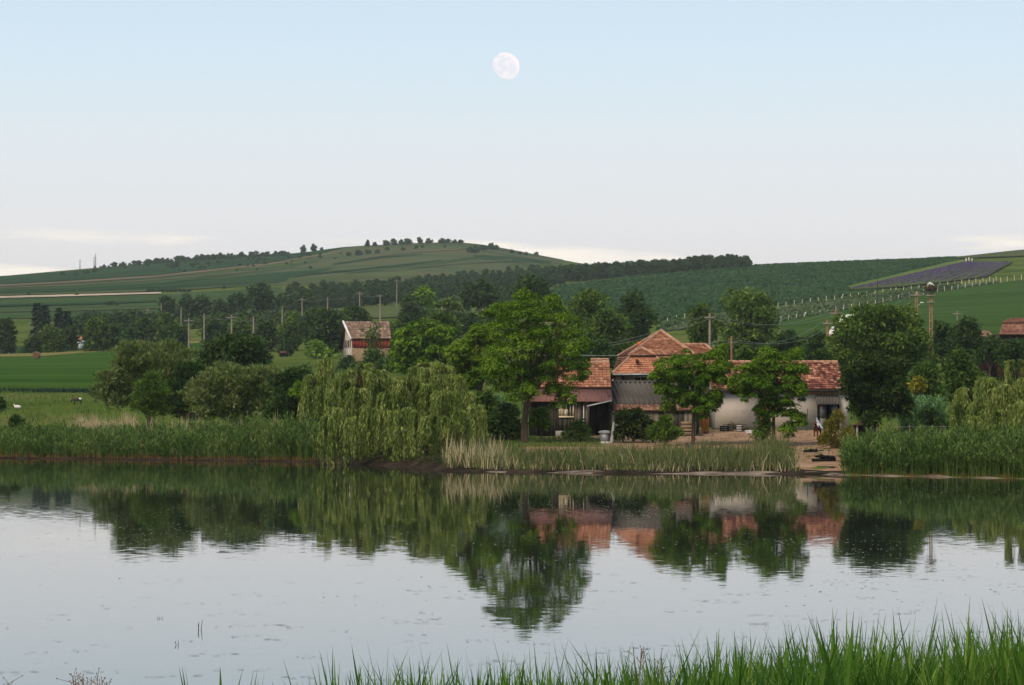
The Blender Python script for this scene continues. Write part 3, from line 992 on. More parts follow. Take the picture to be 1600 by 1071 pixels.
# two of its lights are boarded with cream sheets, as the photo shows
mb = MB().box(wx0 + .11, wx0 + .33, D2 - .10, D2 - .08, wz0 + .1, wz1 - .1).box(wx0 + .37, wx0 + .58, D2 - .10, D2 - .08, wz0 + .1, wz0 + .55)
mb.build("shutter_board", "frame_cream", ws)
xr0, xr1 = P(828, 0, D2)[0] - .1, xw1 + .05
mb = MB(); patch(mb, (xr0, D2 - .45, ze2), (xr1, D2 - .45, ze2), (xr0 + .25, D2 + 1.4, zmid), (xr1, D2 + 1.4, zmid), .05)
mb.build("rusty_sheet_roof", "rust_roof", ws)
roof_face(ws, (xr0 + .25, D2 + 1.3, zmid + .05), (xr1, D2 + 1.3, zmid + .05), (xr0 + .4, D2 + 4.2, rz2), (xr1, D2 + 4.2, rz2), "tile", 12, .25, .33)
roof_face(ws, (xr1, D2 + 8.3, ze2), (xr0 + .25, D2 + 8.3, ze2), (xr1, D2 + 4.22, rz2), (xr0 + .4, D2 + 4.22, rz2), "tile", 13, .25, .33)
ridge(ws, [(xr0 + .4, D2 + 4.2, rz2 + .03), (xr1, D2 + 4.2, rz2 + .03)], .11)
# open lean-to with dark boarded back and a pale sloping roof edge
xo0 = P(919, 0, D2)[0]
boards(ws, xo0 + .05, xw1, zb2, ze2 - .1, D2 + 1.0, "wood_dark", .24, 15)
mb = MB(); pa, pb = P(917, 634.5, D2 - .9), P(956, 626, D2 - .9)
mb.hexa([pa - [0, 0, .06], pb - [0, 0, .06], pb + [0, 1.5, -.02], pa + [0, 1.5, -.02], pa, pb, pb + [0, 1.5, .05], pa + [0, 1.5, .05]])
mb.build("lean_to_roof", "metal", ws)
mb = MB().tube([P(912, 663, D2 - .15), P(912, 634, D2 - .15)], .035, 7); mb.build("drain_pipe", "white_paint", ws)
mb = MB().box(xo0 - .06, xo0 + .06, D2 - .9, D2 - .78, zb2, P(0, 636, D2 - .85)[2]); mb.build("corner_post", "wood_dark", ws)

# --- dwelling house
zb3 = float(gz(9, 205)) - .2
house = thing("farm_house", "cream farmhouse with a tall hipped red tile roof in two tiers", "house", (P(960, 0, 204)[0], 204, zb3))
xa, xb = P(963, 0, 204)[0], P(1122, 0, 204)[0]
zw = P(0, 585, 204)[2]
mb = MB().box(xa, xb, 204, 204.3, zb3, zw).box(xa, xa + .3, 204.3, 216, zb3, zw).box(xb - .3, xb, 204.3, 216, zb3, zw).box(xa + .3, xb - .3, 215.7, 216, zb3, zw)
mb.build("wall", "cream", house)
pane_window(house, P(989.5, 0, 204)[0], P(1024, 0, 204)[0], P(0, 612, 204)[2], P(0, 588, 204)[2], 203.97, "white_paint", "glass", 3, 1, .07)
mb = MB().box(P(971, 0, 204)[0], P(976, 0, 204)[0], 203.9, 203.97, P(0, 610, 204)[2], P(0, 587.5, 204)[2]); mb.build("shutter", "wood_dark", house)
mb = MB().box(P(957, 0, 203)[0], P(1060, 0, 203)[0], 202.55, 202.75, P(0, 586.5, 203)[2], P(0, 584.2, 203)[2]); mb.build("gutter", "metal", house)
A = P(1033, 518, 210.5)
FL, FR, BL, BR = P(984, 555, 205), P(1086, 555, 205), P(966, 557, 216), P(1062, 557, 216)
roof_face(house, FL, FR, A, A + [.01, 0, 0], "tile", 21)
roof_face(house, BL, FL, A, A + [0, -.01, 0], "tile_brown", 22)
roof_face(house, FR, BR, A, A + [0, .01, 0], "tile", 23)
roof_face(house, BR, BL, A, A + [-.01, 0, 0], "tile", 24)
ridge(house, [FL + [0, 0, .05], A + [0, 0, .05], FR + [0, 0, .05]], .14)
ridge(house, [BL + [0, 0, .05], A + [0, 0, .07]], .11)
# small half hip over the front wing
h0, h1, ha = P(983, 555.5, 204.2), P(1025, 555.5, 204.2), P(1003, 545, 206.2)
roof_face(house, h0, h1, ha, ha + [.01, 0, 0], "tile", 25)
ridge(house, [h0 + [0, 0, .05], ha + [0, 0, .06], h1 + [0, 0, .05]], .11)
# lower tier
t0, t1, l0, l1 = P(986, 557, 204.5), P(1023, 557, 204.5), P(957, 584, 202.7), P(1052, 584, 202.7)
roof_face(house, l0, l1, t0, t1, "tile_orange", 26, .2, .32)
ridge(house, [l0 + [0, 0, .04], t0 + [0, 0, .05]], .10)
ridge(house, [l1 + [0, 0, .04], t1 + [0, 0, .05]], .10)
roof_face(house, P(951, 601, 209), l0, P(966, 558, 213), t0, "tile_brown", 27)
roof_face(house, l1 + [0, .05, 0], P(1130, 586, 203), t1 + [0, .05, 0], P(1120, 557, 205.2), "tile", 28)
# right wing
w0, w1 = P(1050, 539.5, 212), P(1102, 539.5, 212)
we0, we1, wb1 = P(1045, 562, 207.5), P(1128, 562, 207.5), P(1126, 562, 216)
roof_face(house, we0, we1, w0, w1, "tile", 29)
roof_face(house, we1, wb1, w1, w1 + [0, .01, 0], "tile", 30)
ridge(house, [w0 + [0, 0, .04], w1 + [0, 0, .05], we1 + [0, 0, .05]], .12)
mb = MB().box(*[P(996, 0, 211)[0], P(1003.5, 0, 211)[0]], 210.8, 211.2, P(0, 545, 211)[2], P(0, 534, 211)[2]); mb.build("chimney", "brick", house)
mb = MB().box(*[P(993.5, 0, 203.6)[0], P(997.5, 0, 203.6)[0]], 203.3, 204.0, P(0, 567, 203.6)[2], P(0, 561.5, 203.6)[2]); mb.build("roof_hatch", "under_roof", house)

# --- little outbuilding roof peeping behind the shed
oa, ob = P(924, 0, 199)[0], P(953, 0, 199)[0]
outb = thing("tiled_outbuilding", "small tiled outbuilding peeping over the wooden shed's ridge", "outbuilding", (oa, 199, float(gz(oa, 199))))
oz = P(0, 585, 199)[2]; orr = P(0, 562.5, 200.6)[2]
mb = MB().box(oa + .1, ob - .05, 199, 202.2, float(gz(oa, 199)) - .1, oz); mb.build("wall", "grey_plaster", outb)
roof_face(outb, (oa, 198.7, oz), (ob, 198.7, oz), (oa, 200.6, orr), (ob, 200.6, orr), "tile_pale", 31)
roof_face(outb, (ob, 202.5, oz), (oa, 202.5, oz), (ob, 200.62, orr), (oa, 200.62, orr), "tile_pale", 32)
ridge(outb, [(oa, 200.6, orr + .03), (ob, 200.6, orr + .03)], .1)

# --- far red barn
D3 = 440.0
c0, c1 = P(550, 0, D3)[0], P(610, 0, D3)[0]
zb4 = float(gz(c0, D3)) - .3
rb = thing("red_barn", "small far barn with red boarding under a faded brown roof", "barn", (c0, D3, zb4))
zl, zm_, zt_ = zb4, P(0, 544, D3)[2], P(0, 529, D3)[2]
zr = P(0, 502.5, D3 + 3.5)[2]
dep3 = 7.0
mb = MB().box(c0, c1, D3, D3 + .2, zl, zm_); mb.build("lower_wall", "wood_warm", rb)
boards(rb, c0, c1, zm_ + .01, zt_, D3 - .02, "red_wall", .55, 33, "red_board")
bx = P(536, 0, D3 + dep3)[0] + .1
mb = MB().hexa([(c0, D3 + .2, zl), (c0 + .2, D3 + .2, zl), (bx + .2, D3 + dep3, zl), (bx, D3 + dep3, zl), (c0, D3 + .2, zt_), (c0 + .2, D3 + .2, zt_), (bx + .2, D3 + dep3, zt_), (bx, D3 + dep3, zt_)])
mx_ = (c0 + bx) / 2 - .3
mb.add([(c0, D3 + .2, zt_ + .01), (bx, D3 + dep3, zt_ + .01), (mx_, D3 + 3.5, zr - .15), (c0 + .15, D3 + .2, zt_ + .01), (bx + .15, D3 + dep3, zt_ + .01), (mx_ + .15, D3 + 3.5, zr - .15)],
       [[0, 2, 1], [3, 4, 5]], [[0, 3, 5, 2], [1, 2, 5, 4]])
mb.build("gable_wall", "plaster", rb)
for k in range(4):
    u = .2 + k * .2
    q0 = np.array([c0 - .06, D3 + .2, 0]) * (1 - u) + np.array([bx - .06, D3 + dep3, 0]) * u
    MB().box(q0[0] - .05, q0[0] + .06, q0[1] - .4, q0[1] + .4, zm_ + .1, zt_ - .2).build("gable_board", "wood_dark" if k % 2 else "wood", rb)
ra, rbb = P(534.5, 502.5, D3 + 3.5), P(608, 502.5, D3 + 3.5)
roof_face(rb, P(549, 529.5, D3 - .4), P(611.5, 529.5, D3 - .4), ra, rbb, "tile_faded", 34, .5, .6)
roof_face(rb, P(606, 545, D3 + 8.2), P(529, 545, D3 + 8.2), rbb + [0, .02, 0], ra + [0, .02, 0], "tile_faded", 35, .5, .6)
mb = MB().bar(P(548.2, 530, D3 - .45), P(536, 502.3, D3 + 3.4), .22, .3); mb.build("barge_board", "white_paint", rb)
# --- right-hand house at the frame edge
D4 = 330.0
e0 = P(1566, 0, D4)[0]; e1 = P(1650, 0, D4)[0]
zb5 = float(gz(e0, D4)) - .2
rh = thing("mansard_house", "house at the frame's right edge with a two-pitch brown tile roof and orange wall", "house", (e0, D4, zb5))
mb = MB().box(e0, e1, D4, D4 + 8, zb5, P(0, 522, D4)[2]); mb.build("wall", "old_brick", rh)
roof_face(rh, P(1561, 523, D4 - .5), P(1655, 523, D4 - .5), P(1566, 505, D4 + 1.2), P(1652, 505, D4 + 1.2), "tile_far", 41, .35, .45)
roof_face(rh, P(1565, 504.5, D4 + 1.0), P(1652, 504.5, D4 + 1.0), P(1580, 497, D4 + 4), P(1650, 496, D4 + 4), "tile_far", 42, .35, .45)
roof_face(rh, P(1563, 523, D4 + 8.5), P(1561, 523, D4 - .5), P(1576, 497, D4 + 4.1), P(1574, 500, D4 + 3.9), "tile_far", 43, .35, .45)
for k, pxw in enumerate((1572, 1588, 1601)):
    pane_window(rh, P(pxw, 0, D4)[0], P(pxw + 6, 0, D4)[0], P(0, 537, D4)[2], P(0, 526, D4)[2], D4 - .04, "wood_dark", "glass", 2, 1, .08)
# small lower roof left of it
sh2 = thing("hidden_cottage", "low cottage roof half hidden by bushes left of the frame-edge house", "cottage", tuple(G(1541, 345)))
za = float(gz_pd(1541, 345)); zc = P(0, 528, 345)[2]
MB().box(P(1530, 0, 345)[0], P(1552, 0, 345)[0], 345, 350, za - .1, zc).build("wall", "old_brick", sh2)
roof_face(sh2, P(1528, 528, 344.6), P(1555, 528, 344.6), P(1536, 516.5, 347.5), P(1545, 517.5, 347.5), "tile_pale", 44, .4, .45)
# white roofed buildings behind the big tree
for (pa_, pb_, yr, ye, nm, lb) in ((1298, 1334, 492, 521, "white_roof_house", "white roofed building left behind the large bushy tree"),
                                  (1406, 1437, 490, 505, "pale_flat_house", "pale grey walled building between the bushy tree and the poles")):
    Dq = 420.0
    h_ = thing(nm, lb, "building", tuple(G((pa_ + pb_) / 2, Dq)))
    zg_ = float(gz_pd((pa_ + pb_) / 2, Dq)) - .3
    MB().box(P(pa_ + 2, 0, Dq)[0], P(pb_ - 1, 0, Dq)[0], Dq, Dq + 6, zg_, P(0, ye, Dq)[2]).build("wall", "plaster", h_)
    if nm == "white_roof_house":
        m1 = MB(); corrugated(m1, P(pa_ - 5, ye + 1, Dq - .5), P(pb_, ye + 1, Dq - .5), P(pa_ + 14, yr, Dq + 3), P(pb_ + 2, yr, Dq + 3), .5, .04); m1.build("sheet_roof", "white_paint", h_)
        m1 = MB(); corrugated(m1, P(pb_, ye + 1, Dq + 6.5), P(pa_ - 5, ye + 1, Dq + 6.5), P(pb_ + 2, yr, Dq + 3.02), P(pa_ + 14, yr, Dq + 3.02), .5, .04); m1.build("sheet_roof", "white_paint", h_)
    else:
        MB().box(P(pa_, 0, Dq)[0], P(pb_, 0, Dq)[0], Dq - .3, Dq + 6.3, P(0, ye, Dq)[2] + .01, P(0, ye - 3, Dq)[2]).build("flat_roof", "grey_plaster", h_)
        MB().box(P(pa_ + 3, 0, Dq)[0], P(pb_ - 3, 0, Dq)[0], Dq + .3, Dq + 5, P(0, ye - 3, Dq)[2] + .01, P(0, yr, Dq)[2]).build("upper_storey", "white_paint", h_)
# far left cottages
for (pa_, pb_, yr, ye, lb) in ((-14, 9, 532, 541, "red roofed cottage cut by the photo's left edge under a dark tree"),
                               (120, 129, 525, 532, "tiny white cottage with a red roof among the far spruces")):
    Dq = 640.0 if pa_ > 0 else 600.0
    h_ = thing("cottage", lb, "cottage", tuple(G((pa_ + pb_) / 2, Dq)))
    zg_ = float(gz_pd((pa_ + pb_) / 2, Dq)) - .2
    MB().box(P(pa_ + 1, 0, Dq)[0], P(pb_ - 1, 0, Dq)[0], Dq, Dq + 6, zg_, P(0, ye, Dq)[2]).build("wall", "white_paint", h_)
    roof_face(h_, P(pa_, ye, Dq - .4), P(pb_, ye, Dq - .4), P(pa_ + 1, yr, Dq + 3), P(pb_ - 1, yr, Dq + 3), "tile_orange", 50, .6, .7)
    roof_face(h_, P(pb_, ye, Dq + 6.4), P(pa_, ye, Dq + 6.4), P(pb_ - 1, yr, Dq + 3.02), P(pa_ + 1, yr, Dq + 3.02), "tile_orange", 51, .6, .7)


# ------------------------------------------------------------------ vegetation
def unit(v):
    return v / (np.linalg.norm(v, axis=-1, keepdims=True) + 1e-9)


def leaf_quads(mb_, Pn, Dn, Sn, Ln, Wn, droop=.0):
    """one diamond leaf per row: base point, direction, side vector"""
    n_ = len(Pn)
    Ln, Wn = np.broadcast_to(Ln, (n_,))[:, None], np.broadcast_to(Wn, (n_,))[:, None]
    S = unit(Sn - (Sn * Dn).sum(1)[:, None] * Dn)
    mid_ = Pn + Dn * Ln * .45
    tip = Pn + Dn * Ln + np.array([0, 0, -1.]) * Ln * droop
    V_ = np.stack([Pn, mid_ + S * Wn / 2, tip, mid_ - S * Wn / 2], 1).reshape(-1, 3)
    mb_.add(V_, np.arange(n_ * 4).reshape(-1, 4))


def rand_dir(g, n_):
    return unit(g.standard_normal((n_, 3)))


def sublobes(g, lobes, k=9, fr=(.34, .5), upward=.25, rr_=(.55, .8), flat=1.0):
    """break each big lobe into smaller leaf masses on its surface"""
    out = []
    for (x, y, z, rx, ry, rz) in lobes:
        d = rand_dir(g, k)
        d[:, 2] += upward; d = unit(d)
        f = g.uniform(fr[0], fr[1], k)
        rr = g.uniform(rr_[0], rr_[1], k)
        for i in range(k):
            out.append((x + d[i, 0] * rx * rr[i], y + d[i, 1] * ry * rr[i], z + d[i, 2] * rz * rr[i], rx * f[i], ry * f[i], rz * f[i] * flat))
    return np.array(out)


def crown_leaves(mb_, g, lobes, n_, style, Lf, asp, k=9):
    sh = .80 if style == "locust" else .97
    lobes = [tuple(np.array(l) * np.array([1, 1, 1, sh, sh, sh])) for l in lobes]
    if style == "locust":
        sl = sublobes(g, lobes, k, (.30, .52), .1, (.78, 1.08), .5)
        core = .05
    else:
        sl = sublobes(g, lobes, k, (.28, .5), .25, (.6, .92), .85)
        core = .35
    sl = np.concatenate([sl, np.array(lobes) * np.array([1, 1, 1, .66, .66, .66])[None]])
    w_ = (sl[:, 3] * sl[:, 5]) ** 1.0
    w_[-len(lobes):] *= core
    idx = g.choice(len(sl), n_, p=w_ / w_.sum())
    d = rand_dir(g, n_)
    flip = (d[:, 2] < -.15) & (g.random(n_) < (.92 if style == "locust" else .55))
    d[flip, 2] *= -1
    r_ = g.uniform(.68, 1.06, n_)
    tail = g.random(n_) < .07
    r_[tail] = g.uniform(1.05, 1.4, tail.sum())
    r_ = r_[:, None]
    s_ = sl[idx]
    Pn = s_[:, :3] + d * s_[:, 3:] * r_
    rnd = rand_dir(g, n_)
    if style == "broad":
        Dn = unit(d * .5 + rnd * .8 + np.array([0, 0, -.15]))
        S = rand_dir(g, n_)
        leaf_quads(mb_, Pn, Dn, S, Lf * g.uniform(.7, 1.3, n_), Lf * asp * g.uniform(.8, 1.2, n_), .12)
    elif style == "feather":
        Dn = unit(d * .55 + rnd * .45 + np.array([0, 0, .6]))
        leaf_quads(mb_, Pn, Dn, rand_dir(g, n_), Lf * g.uniform(.8, 1.6, n_), Lf * asp * g.uniform(.8, 1.2, n_), .1)
    elif style == "locust":
        m_ = n_ // 3
        Pn, d, rnd, s_ = Pn[:m_], d[:m_], rnd[:m_], s_[:m_]
        # outer rims of each leaf mass hang down
        rim = (d[:, 0] ** 2 + d[:, 1] ** 2)
        Pn[:, 2] -= rim * s_[:, 5] * g.uniform(.1, 1.3, m_)
        flat = d.copy(); flat[:, 2] *= .4
        Dn = unit(flat + rnd * .45)
        side = unit(np.cross(Dn, [0, 0, 1.]) + .01)
        for sg, ln in ((-.55, .8), (0, 1.05), (.55, .8)):
            dd = unit(Dn + side * sg + np.array([0, 0, -.25]) - np.array([0, 0, .5]) * rim[:, None])
            leaf_quads(mb_, Pn, dd, np.cross(dd, unit(np.array([0, 0, 1.]) + .35 * rnd)), Lf * ln * g.uniform(.8, 1.25, m_), Lf * asp, .28)


def trunk_mesh(base, lobes, r0, g, split=.45, mt="bark", n_limbs=6, parent=None):
    m_ = MB()
    base = np.array(base, float)
    cz = np.mean([l[2] for l in lobes]); cx = np.mean([l[0] for l in lobes]); cyy = np.mean([l[1] for l in lobes])
    top = np.array([cx, cyy, cz])
    fork = base + (top - base) * split
    fork[:2] = base[:2] + (top[:2] - base[:2]) * split * .5
    mid_ = (base + fork) / 2 + np.array([g.normal() * r0 * .5, g.normal() * r0 * .5, 0])
    m_.tube([base - [0, 0, .3], base + [0, 0, .15], mid_, fork], [r0 * 1.35, r0 * 1.1, r0 * .92, r0 * .8], 8)
    ls = sorted(lobes, key=lambda l: -l[3])[:n_limbs]
    for l in ls:
        e = np.array(l[:3]) + np.array([0, 0, l[5] * .2])
        mm = fork * .5 + e * .5 + np.array([g.normal(), g.normal(), g.normal() + .8]) * .06 * np.linalg.norm(e - fork)
        m_.tube([fork - (fork - mid_) * .1, mm, e], [r0 * .62, r0 * .36, r0 * .12], 6)
        for _ in range(2):
            q = mm + (e - mm) * g.uniform(.1, .6)
            e2 = np.array(l[:3]) + rand_dir(g, 1)[0] * np.array(l[3:]) * .8
            m_.tube([q, (q + e2) / 2 + [0, 0, .05 * l[5]], e2], [r0 * .26, r0 * .16, r0 * .05], 5)
    return m_.build("trunk", mt, parent)


LEAFPX = 4.6 * 1.5625 / F      # leaf length per metre of distance (about four and a half render pixels)


def px_lobes(pl, D, depth, g):
    out = []
    for q in pl:
        px, py, r1 = q[:3]
        r2 = q[3] if len(q) > 3 else r1
        for sg in (-1, 1):
            dy = sg * g.uniform(.35, 1) * depth
            c = P(px + g.normal(0, .12) * r1, py + g.normal(0, .12) * r2, D + dy)
            out.append((c[0], c[1], c[2], r1 * D / F, (r1 + r2) / 2 * D / F, r2 * D / F))
    return out


def tree(name, label, px, D, lobes_px, mt="broad", style="broad", asp=.45, dens=3.2, lf=.92, r0=None, bark="bark", depth=None, cat="tree", group=None,
         seed=1, base=None, split=.45, k=9, nmax=104000, crown="crown", limbs=6, grow=1.0):
    g = np.random.default_rng(seed)
    b_ = G(px, D) if base is None else np.array(base, float)
    wpx = max(q[0] + q[2] for q in lobes_px) - min(q[0] - q[2] for q in lobes_px)
    dep_ = depth if depth is not None else wpx * D / F * .22
    lb = [(a_[0], a_[1], a_[2], a_[3] * grow, a_[4] * grow, a_[5] * grow) for a_ in px_lobes(lobes_px, D, dep_, g)]
    o = thing(name, label, cat, tuple(b_), group)
    dens = dens * .85
    Lf = LEAFPX * D * lf
    area = sum(math.pi * l[3] * l[5] for l in lb)
    n_ = int(min(nmax, dens * area / (Lf * Lf * asp * .5)))
    m_ = MB()
    crown_leaves(m_, g, lb, n_, style, Lf, asp, k)
    m_.build(crown, mt, o)
    hgt = max(l[2] for l in lb) - b_[2]
    trunk_mesh(b_, lb, r0 or max(.06, hgt * .022), g, split, bark, limbs, o)
    return o


def auto_lobes(px, ytop, ybot, w, g, n_=8, cone=0.0):
    """an irregular crown outline in a box px+-w/2, ytop..ybot"""
    out = []
    h = ybot - ytop
    for i in range(n_):
        v = (i + .5) / n_ if n_ > 1 else .5
        y = ytop + h * (.2 + .62 * v)
        wid = w / 2 * (math.sin(math.pi * (.18 + .72 * v)) ** .7) * (1 - cone * (1 - v))
        r_ = min(w, h) * g.uniform(.20, .30)
        x = px + g.uniform(-1, 1) * max(0, wid - r_ * .8)
        out.append((x, y, r_, r_ * g.uniform(.8, 1)))
    out.append((px + g.uniform(-.1, .1) * w, ytop + h * .2, min(w, h) * .21))
    out.append((px, ytop + h * .55, w * .3, h * .33))
    return out


def auto_tree(name, label, px, D, ytop, w, ybot=None, seed=0, n_=8, **kw):
    g = np.random.default_rng(seed * 7 + 5)
    yb = HZ - (float(gz_pd(px, D)) - CAMZ) * F / D
    yb2 = yb + 1.5 if ybot is None else ybot
    cone = kw.pop("cone", 0.0)
    if kw.get("cat") in ("bush", "shrub") or name == "hedge_bush":
        h = yb2 - ytop
        lob = []
        nb_ = max(4, int(w / max(8, h * .45)) + 2)
        for i in range(nb_):
            r_ = h * g.uniform(.24, .34)
            lob.append((px + (i / (nb_ - 1) - .5) * max(0, w - 1.4 * r_) + g.normal(0, 1), yb2 - r_ * g.uniform(.7, 1.1), r_, r_))
        for i in range(n_ // 2 + 1):
            r_ = h * g.uniform(.16, .28)
            y_ = g.uniform(ytop + r_, ytop + h * .6)
            sp_ = w * .5 * (.25 + .6 * (y_ - ytop) / h)
            lob.append((px + g.uniform(-1, 1) * sp_, y_, r_, r_ * g.uniform(.8, 1.3)))
        lob.append((px + g.normal(0, .08) * w, ytop + h * .2, h * .18, h * .2))
        return tree(name, label, px, D, lob, seed=seed, **kw)
    return tree(name, label, px, D, auto_lobes(px, ytop, yb2, w, g, n_, cone), seed=seed, **kw)


def willow(label, px, D, domes, seed, ends=.12, nst=84, leafl=.25, leafw=.066, wmt="willow"):
    """domes: (px, ytop, r_px) hanging tiers; strands fall from each"""
    g = np.random.default_rng(seed)
    b_ = G(px, D)
    o = thing("willow_tree", label, "tree", tuple(b_), None)
    m_ = MB()
    cents = []
    for (qx, qy, rp, hang) in domes:
        dy = -9.0 * float(np.clip((qy - 575) / 75, 0, 1)) + g.uniform(-1.3, 1.3)
        c = P(qx, qy, D + dy)
        rr = rp * D / F
        cents.append(c)
        ns_ = max(12, int(nst * (rr / .9) ** 1.3 * 1.15))
        ntr = max(4, int(ns_ / 17))
        tress = [(g.uniform(0, 2 * math.pi), g.random() ** .5, g.uniform(.45, 1.1)) for _ in range(ntr)]
        for si in range(ns_):
            ta, tr_, th_ = tress[si % ntr]
            a = ta + g.normal(0, .22)
            out = np.array([math.cos(a), math.sin(a), 0])
            reach = rr * (.2 + .95 * tr_) * g.uniform(.8, 1.1)
            start = c + out * reach * .25 + np.array([0, 0, -.05 * rr])
            lng_ = th_ * g.uniform(.7, 1.08)
            hz_ = hang * 1.22 * D / F * lng_
            nseg = 8
            t_ = np.linspace(0, 1, nseg)[:, None]
            arch = out * reach * (.85 * (1 - (1 - t_) ** 3) - .22 * t_ ** 2)
            drop = np.array([0, 0, 1.]) * (np.sin(np.minimum(t_ * 3.2, math.pi)) * .16 * rr - hz_ * t_ ** 1.7)
            sway = np.array([g.normal(), g.normal(), 0]) * .05 * hz_ * t_ ** 2
            pts = start + arch + drop + sway
            zmin = b_[2] * .0 + ends
            if pts[-1, 2] < zmin:
                keep = pts[:, 2] > zmin
                if keep.sum() < 3:
                    continue
                pts = pts[keep]
            ln = np.concatenate([[0], np.cumsum(np.linalg.norm(np.diff(pts, axis=0), axis=1))])
            nl = max(5, int(ln[-1] / .085))
            sp = np.linspace(.05, 1, nl) * ln[-1]
            Q = np.stack([np.interp(sp, ln, pts[:, i]) for i in range(3)], 1)
            tg = unit(np.gradient(Q, axis=0))
            dn = unit(tg * .8 + rand_dir(g, nl) * .55 + np.array([0, 0, -.55]))
            leaf_quads(m_, Q + g.normal(0, .03, (nl, 3)), dn, rand_dir(g, nl), leafl * g.uniform(.7, 1.25, nl), leafw, .05)
    m_.build("crown", wmt, o)
    lb = [(c[0], c[1], c[2] - .4, .8, .8, .6) for c in cents]
    trunk_mesh(b_, lb, .24, g, .4, "bark_dark", 4, o)
    return o


def spruce(label, px, D, ytop, w, seed):
    g = np.random.default_rng(seed)
    b_ = G(px, D)
    top = P(px, ytop, D)[2]
    h = top - b_[2]
    rad = w / 2 * D / F
    o = thing("spruce_tree", label, "tree", tuple(b_))
    m_ = MB()
    for t_ in np.linspace(.1, .99, 22):
        rr = rad * (1 - t_) ** .8 * g.uniform(.75, 1.15) + .12
        nb = 9
        for a in g.uniform(0, 2 * math.pi, nb):
            dd = np.array([math.cos(a), math.sin(a), 0])
            ll = rr * g.uniform(.7, 1.1)
            st = np.array([b_[0], b_[1], b_[2] + h * t_])
            k_ = max(3, int(ll / .4))
            u = np.linspace(.15, 1, k_)[:, None]
            Q = st + dd * ll * u + np.array([0, 0, -.25]) * ll * u + np.array([0, 0, .18]) * ll * u ** 2
            dn = unit(dd + rand_dir(g, k_) * .5 + np.array([0, 0, -.35]))
            leaf_quads(m_, Q, dn, rand_dir(g, k_), .95, .42, .1)
    m_.build("crown", "spruce", o)
    MB().tube([b_ - [0, 0, .3], b_ + [0, 0, h * .97]], [.22, .03], 6).build("trunk", "bark_dark", o)
    return o


# --- the big locust in the middle
tree("locust_tree", "tallest bright green locust tree standing in front of the wooden shed", 819, 176,
     [(822, 468, 22, 20), (790, 488, 30, 22), (850, 482, 30, 22), (822, 505, 40, 28), (786, 518, 27, 25), (873, 510, 32, 24), (905, 535, 22, 24), (845, 540, 42, 30),
      (795, 560, 40, 30), (880, 555, 36, 28), (840, 585, 40, 26), (780, 590, 22, 22), (900, 580, 20, 20), (868, 612, 18, 26), (812, 615, 24, 20), (888, 618, 11, 20)],
      "locust", "locust", .32, dens=8.5, grow=1.05, seed=3, r0=.21, depth=2.8, split=.5, k=8, limbs=12, lf=.55)
tree("locust_tree", "paler locust tree just left of the tallest tree, behind the willows", 754, 186,
     [(720, 548, 24, 20), (745, 535, 26, 24), (765, 520, 18, 16), (735, 570, 30, 20), (765, 565, 26, 26), (748, 592, 24, 16), (712, 570, 14, 16)],
     "locust_light", "locust", .34, dens=7, lf=.58, k=7, seed=4, r0=.2, split=.6)
# pollarded pair
tree("pollarded_locust", "pollarded locust with a flat dense crown in front of the corrugated shed", 1083, 172,
     [(1045, 575, 24, 20), (1075, 565, 24, 18), (1105, 568, 24, 20), (1127, 580, 16, 22), (1050, 600, 26, 22), (1085, 595, 28, 24), (1115, 602, 22, 24), (1130, 552, 10, 13),
      (1048, 622, 12, 22), (1090, 628, 18, 20), (1112, 628, 12, 16), (1064, 618, 10, 18), (1098, 645, 10, 10)],
     "locust", "locust", .32, dens=6, grow=1.14, lf=.56, seed=5, r0=.11, depth=1.4, split=.72, k=7, limbs=10)
tree("pollarded_locust", "pollarded locust with low side branches in front of the pale barn wall", 1209, 171,
     [(1165, 590, 22, 20), (1185, 575, 24, 20), (1215, 562, 26, 18), (1242, 562, 18, 18), (1205, 590, 32, 24), (1240, 592, 20, 24), (1166, 612, 14, 18), (1192, 615, 20, 16), (1248, 610, 12, 16),
      (1205, 638, 20, 16), (1236, 632, 22, 16), (1242, 655, 16, 16), (1232, 672, 13, 12), (1190, 645, 12, 12), (1150, 600, 10, 14)],
     "locust", "locust", .32, dens=6, grow=1.12, lf=.56, seed=6, r0=.11, depth=1.4, split=.6, k=7, limbs=10)
# willows
willow("big weeping willow with a tall dome, right of the pair on the water's edge", 672, 175,
       [(672, 566, 26, 50), (690, 571, 22, 60), (655, 573, 22, 60), (672, 575, 30, 50), (640, 588, 26, 60), (700, 585, 28, 60), (625, 608, 20, 70), (728, 612, 20, 70), (660, 598, 24, 70), (690, 610, 24, 60), (745, 632, 18, 62), (640, 635, 16, 70), (668, 655, 14, 60), (650, 668, 11, 50), (690, 668, 12, 45), (622, 665, 10, 50),
        (680, 650, 20, 45), (715, 640, 18, 50), (655, 640, 13, 75), (735, 655, 18, 45), (700, 655, 14, 40), (622, 640, 12, 50)], 7)
willow("weeping willow with long strands, left of the pair on the water's edge", 560, 177,
       [(568, 567, 24, 50), (550, 575, 22, 60), (588, 577, 20, 60), (560, 578, 28, 50), (535, 592, 24, 60), (588, 590, 24, 60), (515, 612, 20, 65), (605, 612, 18, 70), (555, 605, 24, 80), (530, 635, 18, 70), (575, 632, 20, 70), (512, 650, 14, 55),
        (548, 650, 16, 60), (570, 662, 13, 55), (600, 640, 12, 60), (525, 668, 13, 45)], 8)
willow("smaller darker willow half hidden behind the left edge of the willow pair", 505, 192,
       [(505, 562, 20, 50), (488, 585, 16, 60), (520, 575, 16, 60), (480, 610, 14, 55), (500, 600, 14, 60), (515, 558, 10, 40)], 9)
